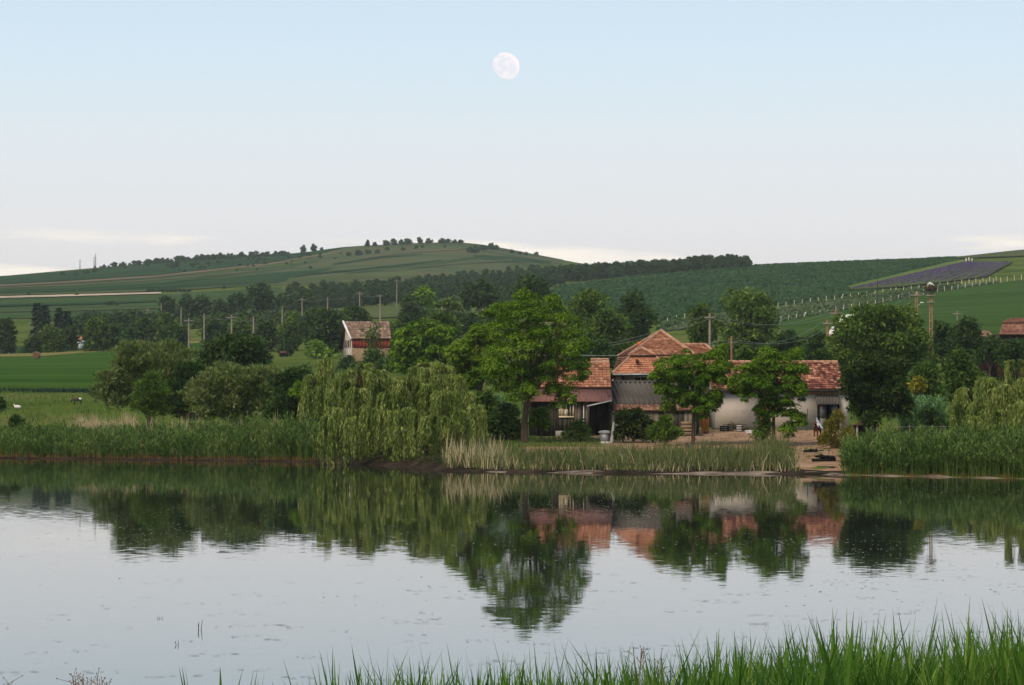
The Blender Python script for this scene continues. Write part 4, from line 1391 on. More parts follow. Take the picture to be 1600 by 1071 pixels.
willow("weeping willow above the tall reeds at the photo's right side", 1538, 176,
       [(1540, 590, 26, 45), (1512, 605, 20, 60), (1560, 605, 22, 60), (1500, 625, 14, 55), (1530, 625, 20, 55), (1575, 600, 16, 60), (1556, 640, 14, 45), (1520, 650, 12, 40)], 10)
willow("willow cut off by the photo's right edge above the reeds", 1612, 174,
       [(1590, 562, 20, 60), (1620, 560, 26, 70), (1605, 590, 22, 70), (1640, 590, 24, 80), (1580, 600, 14, 70), (1600, 625, 18, 60), (1630, 630, 20, 50)], 11)
# dark walnut and neighbours on the right
tree("walnut_tree", "dark dense walnut tree overhanging the right end of the pale barn", 1368, 176,
     [(1340, 580, 26, 20), (1370, 568, 28, 20), (1400, 580, 24, 22), (1330, 605, 22, 24), (1360, 605, 32, 28), (1395, 612, 28, 26), (1345, 632, 26, 22), (1385, 640, 28, 20), (1412, 635, 16, 18), (1322, 585, 14, 14), (1360, 655, 20, 14)],
     "walnut", "broad", .42, dens=5.5, seed=12, depth=2.0, bark="bark_dark", lf=.95, grow=.86)
tree("deciduous_tree", "largest bushy tree on the right, behind the walnut and below the white posts", 1370, 262,
     [(1340, 512, 28, 24), (1375, 498, 30, 20), (1410, 510, 28, 24), (1315, 535, 24, 22), (1360, 535, 36, 28), (1405, 540, 36, 28), (1435, 540, 20, 24), (1300, 560, 20, 20), (1335, 562, 28, 22), (1380, 570, 36, 24), (1425, 570, 28, 24)],
     "broad_light", "broad", .45, dens=5, seed=13, depth=4, grow=1.12)
auto_tree("deciduous_tree", "dark blue green tree just right of the stork nest pole", 1472, 345, 494, 52, 575, 14, mt="broad_dark", bark="bark_dark")
auto_tree("deciduous_tree", "dark spreading tree between the stork pole and the frame-edge house", 1512, 335, 499, 66, 580, 15, mt="broad_dark", n_=10)
auto_tree("deciduous_tree", "mid green tree above the garden maize, left of the right willow", 1500, 235, 545, 70, 640, 16, mt="broad", n_=10)
auto_tree("bush", "light green bush under the big bushy tree near the yellow shrub", 1445, 222, 566, 60, 640, 17, mt="broad", cat="bush")
auto_tree("yellow_shrub", "bright yellow leaved shrub glowing beside the walnut tree", 1433, 200, 590, 22, 612, 18, mt="yellowish", cat="shrub", lf=.9)
auto_tree("deciduous_tree", "dark bush in front of the frame-edge house, right of the cottage roof", 1580, 300, 531, 56, 575, 19, mt="broad_dark", bark="bark_dark")
tree("yellow_shrub", "yellowing autumnal shrub at the yard's right end before the glazed doors", 1303, 166, [(1296, 672, 9, 12), (1310, 660, 9, 14), (1300, 688, 15, 13), (1322, 686, 12, 13), (1288, 695, 8, 9), (1312, 697, 16, 9), (1332, 693, 8, 8)],
     "weedy_yellow", "feather", .26, dens=2.6, seed=20, cat="shrub", split=.2)
auto_tree("bush", "dark green undergrowth bush below the walnut tree's right side", 1450, 182, 640, 90, 690, 21, mt="broad_dark", cat="bush", dens=4)
auto_tree("bush", "dark bush behind the reeds under the right willow", 1515, 184, 640, 70, 700, 22, mt="broad_dark", cat="bush")
auto_tree("bush", "dusky bush covering the cottage wall left of the frame-edge house", 1546, 325, 526, 44, 565, 221, mt="broad_dark", cat="bush")
auto_tree("bush", "bush at the very right edge under the frame-edge house's windows", 1604, 315, 530, 40, 580, 222, mt="walnut", cat="bush")
# left bank shrubs
tree("silver_shrub", "tall silvery green shrub, the pale one above the reeds at left", 235, 216,
     [(200, 560, 22, 20), (225, 555, 22, 18), (255, 556, 24, 18), (280, 565, 20, 18), (205, 585, 28, 24), (245, 582, 30, 24), (280, 590, 22, 22), (175, 600, 22, 20), (200, 612, 30, 18), (160, 618, 16, 14), (185, 628, 24, 14)],
     "silver", "feather", .26, dens=5.5, seed=23, depth=2.5, split=.2, cat="shrub", lf=.95)
tree("lime_shrub", "bright lime green cone shaped shrub in front of the silvery one", 236, 205,
     [(238, 595, 12, 12), (232, 610, 18, 14), (245, 620, 18, 16), (225, 632, 20, 16), (242, 640, 22, 14)], "lime", "feather", .3, dens=6, seed=24, cat="shrub", split=.2, lf=.9)
tree("dark_shrub", "dark green shrub wedged between the silvery shrub and the round tree", 296, 212,
     [(290, 590, 18, 18), (310, 585, 18, 16), (280, 612, 22, 20), (305, 615, 22, 20), (275, 640, 24, 16), (300, 645, 24, 14)], "broad_dark", "feather", .4, dens=5, seed=25, cat="shrub", split=.2)
tree("deciduous_tree", "round dark green tree standing highest among the left bank shrubs", 364, 240,
     [(340, 545, 24, 18), (365, 536, 24, 15), (390, 545, 24, 18), (330, 562, 20, 16), (365, 562, 34, 20), (402, 562, 20, 16), (365, 585, 40, 16)], "broad_dark", "broad", .45, dens=5.5, seed=26, split=.35)
tree("grey_green_shrub", "broad grey green shrub in the middle of the left bank, above the tall reeds", 372, 204,
     [(330, 600, 24, 18), (355, 588, 26, 16), (390, 590, 28, 18), (420, 600, 24, 20), (310, 622, 24, 20), (350, 618, 34, 24), (395, 620, 34, 24), (435, 620, 22, 22), (320, 642, 28, 16), (370, 645, 36, 16), (420, 645, 32, 16)],
     "silver", "feather", .32, dens=5, seed=27, cat="shrub", split=.2, depth=2.6)
tree("dark_shrub", "dark thicket shrub between the grey green shrub and the willows", 455, 198,
     [(440, 600, 20, 18), (465, 592, 20, 18), (480, 612, 20, 20), (450, 622, 28, 22), (480, 640, 28, 22), (445, 650, 30, 20), (500, 655, 24, 20)], "broad_dark", "broad", .42, dens=5, seed=28, cat="shrub", split=.2)
auto_tree("bush", "light green sprouting bush peeping out left of the left willow", 468, 196, 596, 24, 620, 29, mt="locust_light", cat="bush")
auto_tree("bush", "dark low bush at the photo's left edge on the near grass", -2, 225, 622, 22, 640, 30, mt="broad_dark", cat="bush")
auto_tree("bush", "low dark clump in the reeds at far left by the water", 25, 196, 655, 44, 690, 31, mt="broad_dark", cat="bush", style="feather", asp=.3)
# yard shrubs
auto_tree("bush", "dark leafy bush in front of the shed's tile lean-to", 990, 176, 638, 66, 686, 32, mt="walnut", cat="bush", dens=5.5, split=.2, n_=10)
auto_tree("bush", "lighter yellow green bush right of the dark lean-to bush, by the crate", 1040, 171, 652, 46, 692, 33, mt="lime", cat="bush", dens=3.5, split=.2, style="feather", asp=.4)
auto_tree("bush", "small light green bush before the wooden shed's open lean-to", 902, 176, 656, 40, 686, 34, mt="broad", cat="bush", split=.25)
auto_tree("sapling", "leafy sapling drooping in the shade right of the tallest tree's trunk", 846, 179, 634, 44, 672, 35, mt="locust", style="locust", asp=.36, cat="sapling", split=.4)
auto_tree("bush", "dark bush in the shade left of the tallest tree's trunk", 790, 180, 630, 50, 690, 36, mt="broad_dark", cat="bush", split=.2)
auto_tree("bush", "green bush behind the right willow's strands, left of the dark shade bush", 758, 184, 612, 40, 670, 37, mt="broad", cat="bush", split=.2)
auto_tree("thin_shrub", "sparse thin shrub under the second pollarded locust", 1192, 171, 650, 34, 690, 38, mt="lime", cat="shrub", dens=1.1, split=.3)
# behind the farm
tree("locust_tree", "rounded bright locust tree right of the far red barn", 655, 300,
     [(640, 525, 22, 18), (665, 512, 24, 16), (690, 520, 22, 16), (630, 545, 20, 18), (660, 542, 30, 22), (695, 548, 24, 20), (660, 568, 34, 16), (625, 565, 16, 16)], "locust", "locust", .36, dens=5.5, seed=41)
auto_tree("deciduous_tree", "pale green tree behind the bright locust, right of the red barn", 693, 400, 488, 56, 545, 42, mt="broad")
auto_tree("deciduous_tree", "dark green tree left of the pair above the farmhouse roof", 918, 400, 445, 66, 560, 43, mt="broad_light", n_=10)
auto_tree("deciduous_tree", "darkest tall tree of the pair above the farmhouse roof", 988, 410, 447, 72, 565, 44, mt="broad_dark", n_=11, bark="bark_dark")
auto_tree("deciduous_tree", "rounded tree low in front of the pair above the farmhouse", 950, 370, 482, 80, 575, 45, mt="broad", n_=10)
auto_tree("deciduous_tree", "tall spreading tree behind the pole above the pollarded pair", 1165, 380, 458, 110, 575, 46, mt="broad_light", n_=14)
auto_tree("deciduous_tree", "shorter tree left of the tall spreading one, above the house's right wing", 1095, 390, 474, 60, 560, 47, mt="broad")
auto_tree("deciduous_tree", "dark tree to the right of the tall spreading one, under the lower posts", 1232, 360, 520, 56, 575, 48, mt="broad_dark")
auto_tree("bush", "dark bush under the small pole left of the white roof", 1275, 340, 520, 50, 580, 49, mt="broad_dark", cat="bush")
auto_tree("bush", "green bush just above the pale barn's roof between the pollarded trees", 1165, 235, 545, 60, 585, 50, mt="broad", cat="bush")
auto_tree("bush", "dark bush above the barn roof's right end", 1285, 232, 548, 60, 590, 51, mt="broad_dark", cat="bush")
auto_tree("bush", "tall bush between the tallest tree and the wooden shed's ridge", 905, 260, 540, 60, 590, 52, mt="broad_dark", cat="bush")
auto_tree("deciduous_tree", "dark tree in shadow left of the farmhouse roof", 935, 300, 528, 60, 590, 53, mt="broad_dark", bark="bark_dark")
auto_tree("bush", "small green bush on the far side of the house's hip roof", 1000, 255, 535, 30, 575, 54, mt="broad", cat="bush")
# round the red barn
auto_tree("thin_sapling", "tall sparse sapling standing before the red barn's roof", 583, 412, 500, 44, 560, 55, mt="broad", cat="sapling", dens=.42, lf=.8, n_=7)
auto_tree("bush", "dense bush hiding the foot of the red barn", 588, 400, 547, 84, 584, 56, mt="broad", cat="bush")
auto_tree("bush", "small bush below the left corner of the red barn", 545, 400, 556, 30, 584, 57, mt="broad_dark", cat="bush")
auto_tree("bush", "light green bush on the meadow left of the red barn", 500, hitD(500, 561, 300), 532, 40, 560, 58, mt="locust_light", cat="bush")
auto_tree("deciduous_tree", "round dark tree standing alone on the meadow over the tiny cart", 450, hitD(450, 557, 300), 521, 42, 556, 59, mt="broad_dark")
auto_tree("deciduous_tree", "tall dark tree left of the red barn behind the pale bush", 515, hitD(515, 557, 300), 482, 66, 556, 60, mt="broad_dark", n_=10)
auto_tree("deciduous_tree", "dark rounded tree rising behind the red barn's ridge", 557, 560, 481, 44, 525, 61, mt="broad_dark")
auto_tree("deciduous_tree", "light green tree at the right gable of the red barn", 622, 470, 505, 44, 560, 62, mt="broad")
auto_tree("deciduous_tree", "bright crowned tree over the hedge, right of the tall hill pole", 660, 620, 446, 36, 500, 63, mt="locust")
auto_tree("deciduous_tree", "umbrella shaped tree on the slope left of the tallest tree's top", 755, 600, 440, 76, 485, 64, mt="broad_dark", n_=10)
auto_tree("deciduous_tree", "broad tree directly behind the top of the tallest locust", 830, 560, 432, 80, 500, 65, mt="broad_dark", n_=10)
auto_tree("deciduous_tree", "dark tree on the slope right above the red barn", 640, 600, 462, 50, 520, 66, mt="broad_dark")
auto_tree("deciduous_tree", "pale tree in the hedge between two poles above the barn", 700, 560, 468, 60, 520, 67, mt="broad")
auto_tree("deciduous_tree", "rounded hedge tree left of the pole by the tallest tree", 735, 520, 490, 56, 540, 68, mt="broad_dark")
auto_tree("deciduous_tree", "leafy tree left of the tallest locust behind the wires", 775, 480, 478, 60, 545, 69, mt="broad")
# left mid distance
spruce("leftmost tall spruce of the group beside the hay bale's pole", 58, 640, 474, 24, 71)
spruce("second tall spruce, touching the leftmost spruce", 71, 645, 477, 22, 72)
spruce("slim spruce standing between the tall pair and the shortest spruce", 92, 640, 481, 20, 73)
spruce("shortest pointed spruce at the right of the spruce group", 105, 635, 487, 18, 74)
for i, (px, D, yt, w, mt, lab) in enumerate([
    (8, 600, 494, 46, "broad_dark", "dark round tree over the red roof at the left edge"),
    (80, 600, 511, 44, "broad", "leafy tree in front of the tall spruces"),
    (52, 615, 525, 40, "broad_dark", "low dark tree at the foot of the leftmost spruce"),
    (112, 610, 505, 26, "broad_dark", "dark tree under the shortest spruce beside the tiny cottage"),
    (146, 600, 499, 46, "broad", "round leafy tree right of the tiny white cottage"),
    (178, 600, 507, 44, "broad_dark", "middle tree of the row right of the tiny cottage"),
    (208, 595, 514, 44, "broad_dark", "low dark tree at the right end of the cottage row"),
    (222, 640, 492, 34, "broad_dark", "taller tree behind the pole right of the cottage row"),
    (262, 620, 489, 46, "broad", "tree with a bare trunk left of two close poles"),
    (284, 590, 512, 30, "broad_dark", "dark narrow tree between two close poles"),
    (335, 590, 496, 50, "broad_dark", "hedge tree between the poles behind the round bank tree"),
    (375, 585, 498, 46, "broad", "mid green hedge tree left of the slope's middle pole"),
    (415, 575, 502, 50, "broad_dark", "dark hedge tree above the lone meadow tree"),
    (455, 570, 494, 50, "broad", "hedge tree between two poles left of the barn"),
    (488, 560, 484, 46, "broad_dark", "tall hedge tree by the crooked pole left of the barn"),
]):
    auto_tree("deciduous_tree", lab, px, D, yt, w, None, 80 + i, mt=mt)
# hedge behind the cottage row reads as a mass of separate bushes
HB = "bushes in the hedge behind the cottage row"
g = np.random.default_rng(5)
for i in range(16):
    px = 125 + i * 8.5 + g.uniform(-2, 2)
    auto_tree("hedge_bush", "dark bush in the long hedge behind the cottage row", px, 690 + g.uniform(-8, 8), 490 + g.uniform(-2, 4), 20, None, 120 + i, n_=4, mt="far_leaf", cat="bush", group=HB)
HB2 = "bushes along the slope hedge"
for i in range(34):
    px = 300 + i * 8.2 + g.uniform(-3, 3)
    yb = float(np.interp(px, [280, 420, 600], [512, 502, 500]))
    D = hitD(px, yb + 4)
    auto_tree("hedge_bush", "green bush in the slope hedge below the pale meadow strip", px, D, yb - 14 + g.uniform(-5, 3), 22, None, 150 + i, n_=4, mt="broad" if i % 3 else "far_leaf", cat="bush", group=HB2)
# grove of separate trees above the dirt track's end
for i, (px, yt, w, lab) in enumerate([
    (262, 460, 34, "left end tree of the grove where the dirt track stops"), (290, 458, 36, "wide tree second in the grove by the dirt track"),
    (318, 462, 34, "third tree of the grove, over two pole tops"), (345, 466, 26, "small gap tree in the middle of the grove"),
    (370, 456, 34, "leafy grove tree left of the tallest grove tree"), (404, 441, 52, "tallest tree of the grove on the far fields"),
    (440, 455, 22, "thin airy tree at the grove's right end by a pole"), (472, 446, 26, "slender tree opening the long wood right of the grove")]):
    auto_tree("grove_tree", lab, px, 820, yt, w, None, 200 + i, mt="far_leaf", dens=2.2 if w < 24 else 4)

# --- the long wood on the slope and the hilltop wood: single trees copied from a few kinds
def make_protos(kinds, wid, leaf, nleaf, low):
    out = []
    for i in range(kinds):
        gg = np.random.default_rng(300 + i + int(wid * 10))
        lb = [(0, 0, 4.4, 2.4 * wid, 2.4 * wid, 3.4), (.3, .2, 2.4, 2.7 * wid, 2.7 * wid, 2.2)]
        for _ in range(9):
            a = gg.uniform(0, 6.28); z_ = gg.uniform(low, 7.0)
            q_ = 2.3 * wid * math.sin(math.pi * min(1, .22 + .78 * z_ / 8.5) ** 1.1) ** .6
            r_ = gg.uniform(1.1, 1.9)
            lb.append((math.cos(a) * q_, math.sin(a) * q_, z_, r_ * wid ** .5, r_ * wid ** .5, r_ * .9))
        lb.append((gg.normal(0, .5), 0, 7.4, 1.4, 1.4, 1.2))
        m_ = MB(); crown_leaves(m_, gg, lb, nleaf, "broad", leaf, .55, 5)
        mt_ = MB(); mt_.tube([(0, 0, -.6), (0.1, 0, 3.0), (0, 0, 6.5)], [.24, .18, .06], 6)
        c_ = mesh_np("wood_crown", np.concatenate(m_.V), [np.concatenate(m_.F[4])]); c_.materials.append(M["far_leaf"])
        t_ = mesh_np("wood_trunk", np.concatenate(mt_.V), [np.concatenate(f) for f in mt_.F.values()]); t_.materials.append(M["bark_dark"])
        out.append((c_, t_))
    return out


protos = make_protos(5, 1.0, 1.05, 1500, 1.6)
bush_protos = make_protos(4, 1.7, 1.5, 900, .8)


def wood_tree(px, D, h, label, group, gg, name="wood_tree", cat="tree", i=None):
    k = gg.integers(4)
    o = thing(name, label, cat, tuple(G(px, D)), group)
    o.rotation_euler = (0, 0, gg.uniform(0, 6.28))
    s_ = h / 8.5
    o.scale = (s_ * gg.uniform(.85, 1.2), s_ * gg.uniform(.85, 1.2), s_)
    for nm, me in zip(("crown", "trunk"), (protos if cat == "tree" and not (name == "skyline_tree" and h < 4.4) else bush_protos)[k]):
        c = bpy.data.objects.new(nm, me); C.objects.link(c); c.parent = o
    return o


gg = np.random.default_rng(77)
WG = "trees of the long wood at the hill's foot"
top_x = [455, 520, 600, 660, 720, 780, 830, 880]
base_y = [487, 484, 478, 470, 462, 455, 449, 446]
for r_ in range(4):
    for px in np.arange(452 + r_ * 3, 880, 11.5):
        px = px + gg.uniform(-3, 3)
        yb = np.interp(px, top_x, base_y) - r_ * 5 + gg.uniform(-1, 1)
        D = hitD(px, yb, 500)
        hpx = np.interp(px, [455, 600, 760, 880], [27, 24, 20, 17])
        wood_tree(px, D, hpx * D / F * gg.uniform(.85, 1.15), "dark tree in the long wood between the far hill and the slope", WG, gg)
WG2 = "trees of the wood on the right hill's skyline"
for r_ in range(3):
    for px in np.arange(800 + r_ * 4, 1168, 10.5):
        px = px + gg.uniform(-3, 3)
        D = 1195 + r_ * 26 + gg.uniform(-8, 8)
        yt = np.interp(px, [800, 860, 930, 1000, 1060, 1100, 1150, 1172], [424, 414, 408, 404, 401, 396, 395, 397]) + r_ * 2.0 + (2 - r_) * 2 + gg.uniform(-1.5, 3)
        z0 = float(gz_pd(px, D))
        h = CAMZ + (HZ - yt) * D / F - z0
        wood_tree(px, D, max(3.5, min(h, 16)), "dark tree in the wood along the right hill's skyline", WG2, gg)
# lower fill trees between the two woods (the wood continues down the hollow)
WG3 = "trees in the hollow below the skyline wood"
for i in range(26):
    px = gg.uniform(640, 870)
    yb = np.interp(px, [640, 870], [492, 466]) + gg.uniform(-8, 8)
    D = hitD(px, yb, 480)
    wood_tree(px, D, 24 * D / F * gg.uniform(.8, 1.2), "dark tree in the hollow behind the tallest locust", WG3, gg)

# --- bushes on the far skyline and slopes
SK = "round bushes along the far hill's skyline hedge"
for px in np.arange(150, 472, 5.0):
    px += gg.uniform(-2.5, 2.5)
    h = np.interp(px, [140, 200, 300, 400, 460], [5, 7.5, 9, 8, 6]) * gg.uniform(.45, 1.2)
    wood_tree(px, 1900 + gg.uniform(-25, 5), h * 1900 / F, "round dark bush in the hedge along the far hill's skyline", SK, gg, "skyline_bush", "bush")
for px, h, lab in [(474, 13, "left tree of a close pair on the far skyline"), (490, 13, "right tree of a close pair on the far skyline"), (503, 6, "tiny bush right of the skyline pair"),
                   (574, 11, "lone rounded tree where the hilltop starts to flatten"), (586, 7, "small tree beside the lone rounded hilltop tree"),
                   (603, 9, "dark bush left on the hill's flat top"), (616, 11, "tall bush on the hill's flat top"), (627, 9, "slim bush on the hill's flat top"),
                   (637, 10, "spreading tree left of the highest hilltop tree"), (656, 11, "isolated tree with a gap either side on the hilltop"), (671, 9, "wide low tree right of the isolated hilltop tree"),
                   (690, 9, "bush at the hill's summit"), (700, 8, "second bush at the hill's summit"), (710, 7, "low bush on the summit's right"), (720, 7, "last bush of the summit row"),
                   (838, 6, "small square bush low on the hill's right shoulder")]:
    wood_tree(px, 1930, h * 1930 / F, lab, None, gg, "skyline_tree", "tree")
SC = "dark bushes scattered on the far hill's face"
for px, y, h in [(98, 432, 7), (120, 431, 8), (135, 429, 7), (147, 427, 7), (195, 421, 5), (272, 419, 10), (262, 419, 6), (300, 417, 6), (310, 415, 5), (325, 414, 5), (340, 412, 5), (175, 479, 9), (183, 479, 5), (168, 478, 6),
                 (480, 400, 6), (500, 404, 5), (560, 400, 9), (575, 398, 8), (590, 397, 7), (545, 401, 7), (605, 392, 6), (650, 390, 6), (660, 388, 5), (735, 396, 10), (743, 396, 12), (755, 392, 9), (768, 391, 11), (775, 391, 8),
                 (800, 397, 7), (812, 399, 6), (822, 400, 6), (230, 417, 5), (370, 425, 4), (402, 424, 5), (420, 451, 5), (505, 443, 6), (350, 452, 5), (120, 463, 5), (45, 462, 5), (485, 421, 5), (630, 392, 5), (695, 388, 4)]:
    D = hitD(px, y, 700)
    wood_tree(px, D, h * D / F, "small dark bush scattered on the far hill's face", SC, gg, "hill_bush", "bush")
for i in range(46):
    px = gg.uniform(255, 560); y = float(np.interp(px, [250, 375, 469, 560], [408, 398, 393, 383])) + gg.uniform(7, 22)
    D = hitD(px, y, 700)
    wood_tree(px, D, gg.uniform(2.5, 5) * D / F, "small dark bush scattered on the far hill's face", SC, gg, "hill_bush", "bush")
HR = "bushes on the dark hedge line above the dirt track"
for px in np.arange(232, 300, 7.0):
    D = hitD(px, 457, 700)
    wood_tree(px, D, 6 * D / F, "low bush in the hedge line above the dirt track", HR, gg, "hedge_bush", "bush")


# ------------------------------------------------------------------ reeds, grass and crops (uncountable)
def blades(mb_, B, Hh, g, w, lean=.25, bend=.25, levels=2, dirs=None):
    n_ = len(B)
    a = g.uniform(0, 2 * math.pi, n_) if dirs is None else dirs
    ln = np.stack([np.cos(a), np.sin(a), np.zeros(n_)], 1)
    f = g.uniform(0, math.pi, n_)
    sd_ = np.stack([np.cos(f), np.sin(f) * .6, np.zeros(n_)], 1)
    Hh = np.broadcast_to(Hh, (n_,)); w = np.broadcast_to(w, (n_,))
    le = g.uniform(0, lean, n_)
    be = g.uniform(0, bend, n_)
    us = np.linspace(0, 1, levels + 1)
    V_ = []
    for u in us:
        c = B + np.array([0, 0, 1.]) * (Hh * u * (1 - .35 * be * u * u))[:, None] + ln * (Hh * (le * u + be * u ** 2.4))[:, None]
        ww = w * (.75 + .5 * u * (1 - u) - .68 * u ** 2)
        V_ += [c - sd_ * (ww / 2)[:, None], c + sd_ * (ww / 2)[:, None]]
    V_ = np.stack(V_, 1)
    k = V_.shape[1]
    base = (np.arange(n_) * k)[:, None]
    mb_.add(V_.reshape(-1, 3), *[base + np.array([2 * i, 2 * i + 1, 2 * i + 3, 2 * i + 2]) for i in range(levels)])


def reed_stand(mb_, B, Hh, g, stem_w=.025, leaf_l=.6, leaf_w=.05, nleaf=4, up=.9):
    """stems with leaves parting from their upper half"""
    blades(mb_, B, Hh, g, stem_w * 1.3, .10, .06, 2)
    n_ = len(B)
    for i in range(nleaf):
        t_ = g.uniform(.35, .98, n_)
        a = g.uniform(0, 2 * math.pi, n_)
        o_ = np.stack([np.cos(a), np.sin(a), np.zeros(n_)], 1)
        Q = B + np.array([0, 0, 1.]) * (Hh * t_)[:, None] + o_ * .04
        Dn = unit(o_ * g.uniform(.3, .8, n_)[:, None] + np.array([0, 0, 1.]) * up)
        ll = leaf_l * g.uniform(.6, 1.2, n_)
        sidev = np.cross(Dn, [0, 0, 1.]) + .3 * rand_dir(g, n_)
        leaf_quads(mb_, Q, Dn, sidev, ll, leaf_w, .35)


def bed(name, label, p0, p1, depth, n_, hfun, mt, g, mode="reed", t0=.2, cluster=.5, **kw):
    px = g.uniform(p0, p1, n_)
    t_ = t0 + depth * g.random(n_)
    # clumping
    cn = np.sin(px * .19 + t_ * 1.7) * np.sin(px * .071 - t_ * .9) + .5 * np.sin(px * .53 + 1.3 * t_)
    keep = g.random(n_) < (1 - cluster) + cluster * (cn > 0)
    keep &= g.random(n_) < np.clip(np.minimum(px - p0, p1 - px) / (14 + 10 * g.random(n_)), .04, 1)
    px, t_ = px[keep], t_[keep]
    D = shore(px) + t_
    B = np.stack([(px - 800) * D / F, D, gz_pd(px, D) - .05], 1)
    H = hfun(px, t_) * g.uniform(.68, 1.15, len(px)) * (1 + .13 * np.sin(px * .043 + 1.1 * t_) + .12 * np.sin(px * .09 + t_ * .5) + .10 * np.sin(px * .31 + t_) + .06 * np.sin(px * .83))
    cl_ = np.random.default_rng(int(p0) + 777).uniform(.78, 1.18, (400, 12))
    H = H * cl_[((px + 100) / 5.5).astype(int) % 400, (np.maximum(t_, 0) / 1.6).astype(int) % 12]
    m_ = MB()
    if mode == "reed":
        reed_stand(m_, B, H, g, **kw)
    else:
        blades(m_, B, H, g, **kw)
    return tag(m_.build(name, mt), label, "reeds", None, "stuff")


gr = np.random.default_rng(21)
bed("reed_bed", "tall dense green reed bed along the left shore", -70, 512, 11, 14500, lambda p, t: np.interp(p, [-70, 60, 230, 330, 440, 512], [1.1, 1.15, 1.15, 1.35, 1.75, 1.5]) * np.interp(t, [0, 2], [.82, 1]), "reed", gr, t0=-.25, leaf_l=.55, leaf_w=.06)
bed("reed_bed", "tall lush reed bed at the right end of the far shore", 1312, 1680, 9.5, 14000, lambda p, t: np.interp(p, [1312, 1345, 1450, 1680], [.95, 1.25, 1.4, 1.45]) * np.interp(t, [0, 2], [.8, 1]), "reed", gr, t0=-.25, leaf_l=.55, leaf_w=.06)
bed("cattail_bed", "grey green cattails on the shore in front of the farmyard", 690, 1250, 6.5, 7500, lambda p, t: np.interp(p, [690, 850, 1000, 1180, 1225, 1250], [1.05, .95, 1.0, 1.25, 1.75, 1.0]), "reed_blue", gr, "blade", w=.05, lean=.24, bend=.4)
bed("dead_reed_stems", "straw coloured dead stems among the cattails before the yard", 690, 1255, 5.5, 1900, lambda p, t: np.interp(p, [690, 830, 1180, 1255], [1.15, .85, .85, 1.05]) * (.7 + .3 * np.sin(p * 1.7 + t * 3)), "straw", gr, "blade", w=.05, lean=.32, bend=.25)
bed("dead_reed_stems", "pale dead reeds standing thick beside the right willow", 690, 800, 6.0, 520, lambda p, t: 1.25 + 0 * p, "straw", gr, "blade", w=.05, lean=.2, bend=.1)
bed("dead_reed_patch", "pinkish straw reed patch behind the left reed bed", 100, 218, 7, 4200, lambda p, t: 1.35 + 0 * p, "straw", gr, "blade", t0=12, w=.05, lean=.12, bend=.12)
bed("dead_reed_patch", "thin straw coloured seed heads behind the left reeds below the shrubs", 215, 450, 5, 900, lambda p, t: 1.5 + 0 * p, "straw", gr, "blade", t0=9, w=.05, lean=.12, bend=.12)
bed("reed_plumes", "few tall pale stalks standing out of the left reed bed", -60, 500, 10, 420, lambda p, t: np.interp(p, [-60, 230, 330, 500], [1.35, 1.35, 1.65, 2.1]), "straw", gr, "blade", t0=.5, w=.045, lean=.25, bend=.3)
bed("reed_plumes", "few tall pale stalks standing out of the right reed bed", 1320, 1670, 8, 260, lambda p, t: 1.6 + 0 * p, "straw", gr, "blade", t0=.5, w=.04, lean=.25, bend=.3)
bed("reed_root_stems", "rusty brown stem bases at the left reed bed's waterline", -70, 500, 1.2, 2200, lambda p, t: .30 + 0 * p, "rust_stem", gr, "blade", t0=-.35, w=.05, lean=.2, bend=.1, cluster=.3)
bed("reed_root_stems", "rusty brown stem bases at the right reed bed's waterline", 1320, 1670, 1.0, 1000, lambda p, t: .24 + 0 * p, "rust_stem", gr, "blade", t0=-.3, w=.045, lean=.2, bend=.1, cluster=.3)
bed("shore_grass", "low green grass tufts behind the cattails and round the yard", 820, 1320, 9, 2600, lambda p, t: .30 + 0 * p, "meadow_tuft", gr, "blade", t0=6, w=.05, lean=.4, bend=.4, cluster=.9)
bed("bank_weeds", "dark rank weeds on the bank under the willows", 500, 735, 9, 2600, lambda p, t: .35 + 0 * p, "walnut", gr, "blade", t0=.2, w=.07, lean=.5, bend=.5, cluster=.75)
bed("yellow_weeds", "patch of yellow flowering weeds behind the cattails", 1145, 1192, 2.5, 900, lambda p, t: .42 + 0 * p, "weedy_yellow", gr, "blade", t0=7.0, w=.06, lean=.4, bend=.3, cluster=.3)
bed("shore_grass", "green lawn grass under the tallest tree and before the wooden shed", 735, 950, 15, 9000, lambda p, t: .22 + 0 * p, "meadow_tuft", gr, "blade", t0=17, w=.06, lean=.4, bend=.4, cluster=.2)
n_ = 5200
px = gr.uniform(900, 1325, n_); D = gr.uniform(158, 196, n_)
kp = (np.sin(px * .11 + D * .6) + np.sin(px * .045 - D * .9) + gr.normal(0, .6, n_)) > .5
px, D = px[kp], D[kp]
B = np.stack([(px - 800) * D / F, D, gz_pd(px, D) + .02], 1)
m_ = MB(); leaf_quads(m_, B, unit(rand_dir(gr, len(B)) + [0, 0, .25]), rand_dir(gr, len(B)), .22 * gr.uniform(.5, 1.4, len(B)), .05, .3)
tag(m_.build("yard_litter", "straw_litter"), "brown straw litter and dung scattered over the bare yard", "litter", None, "stuff")
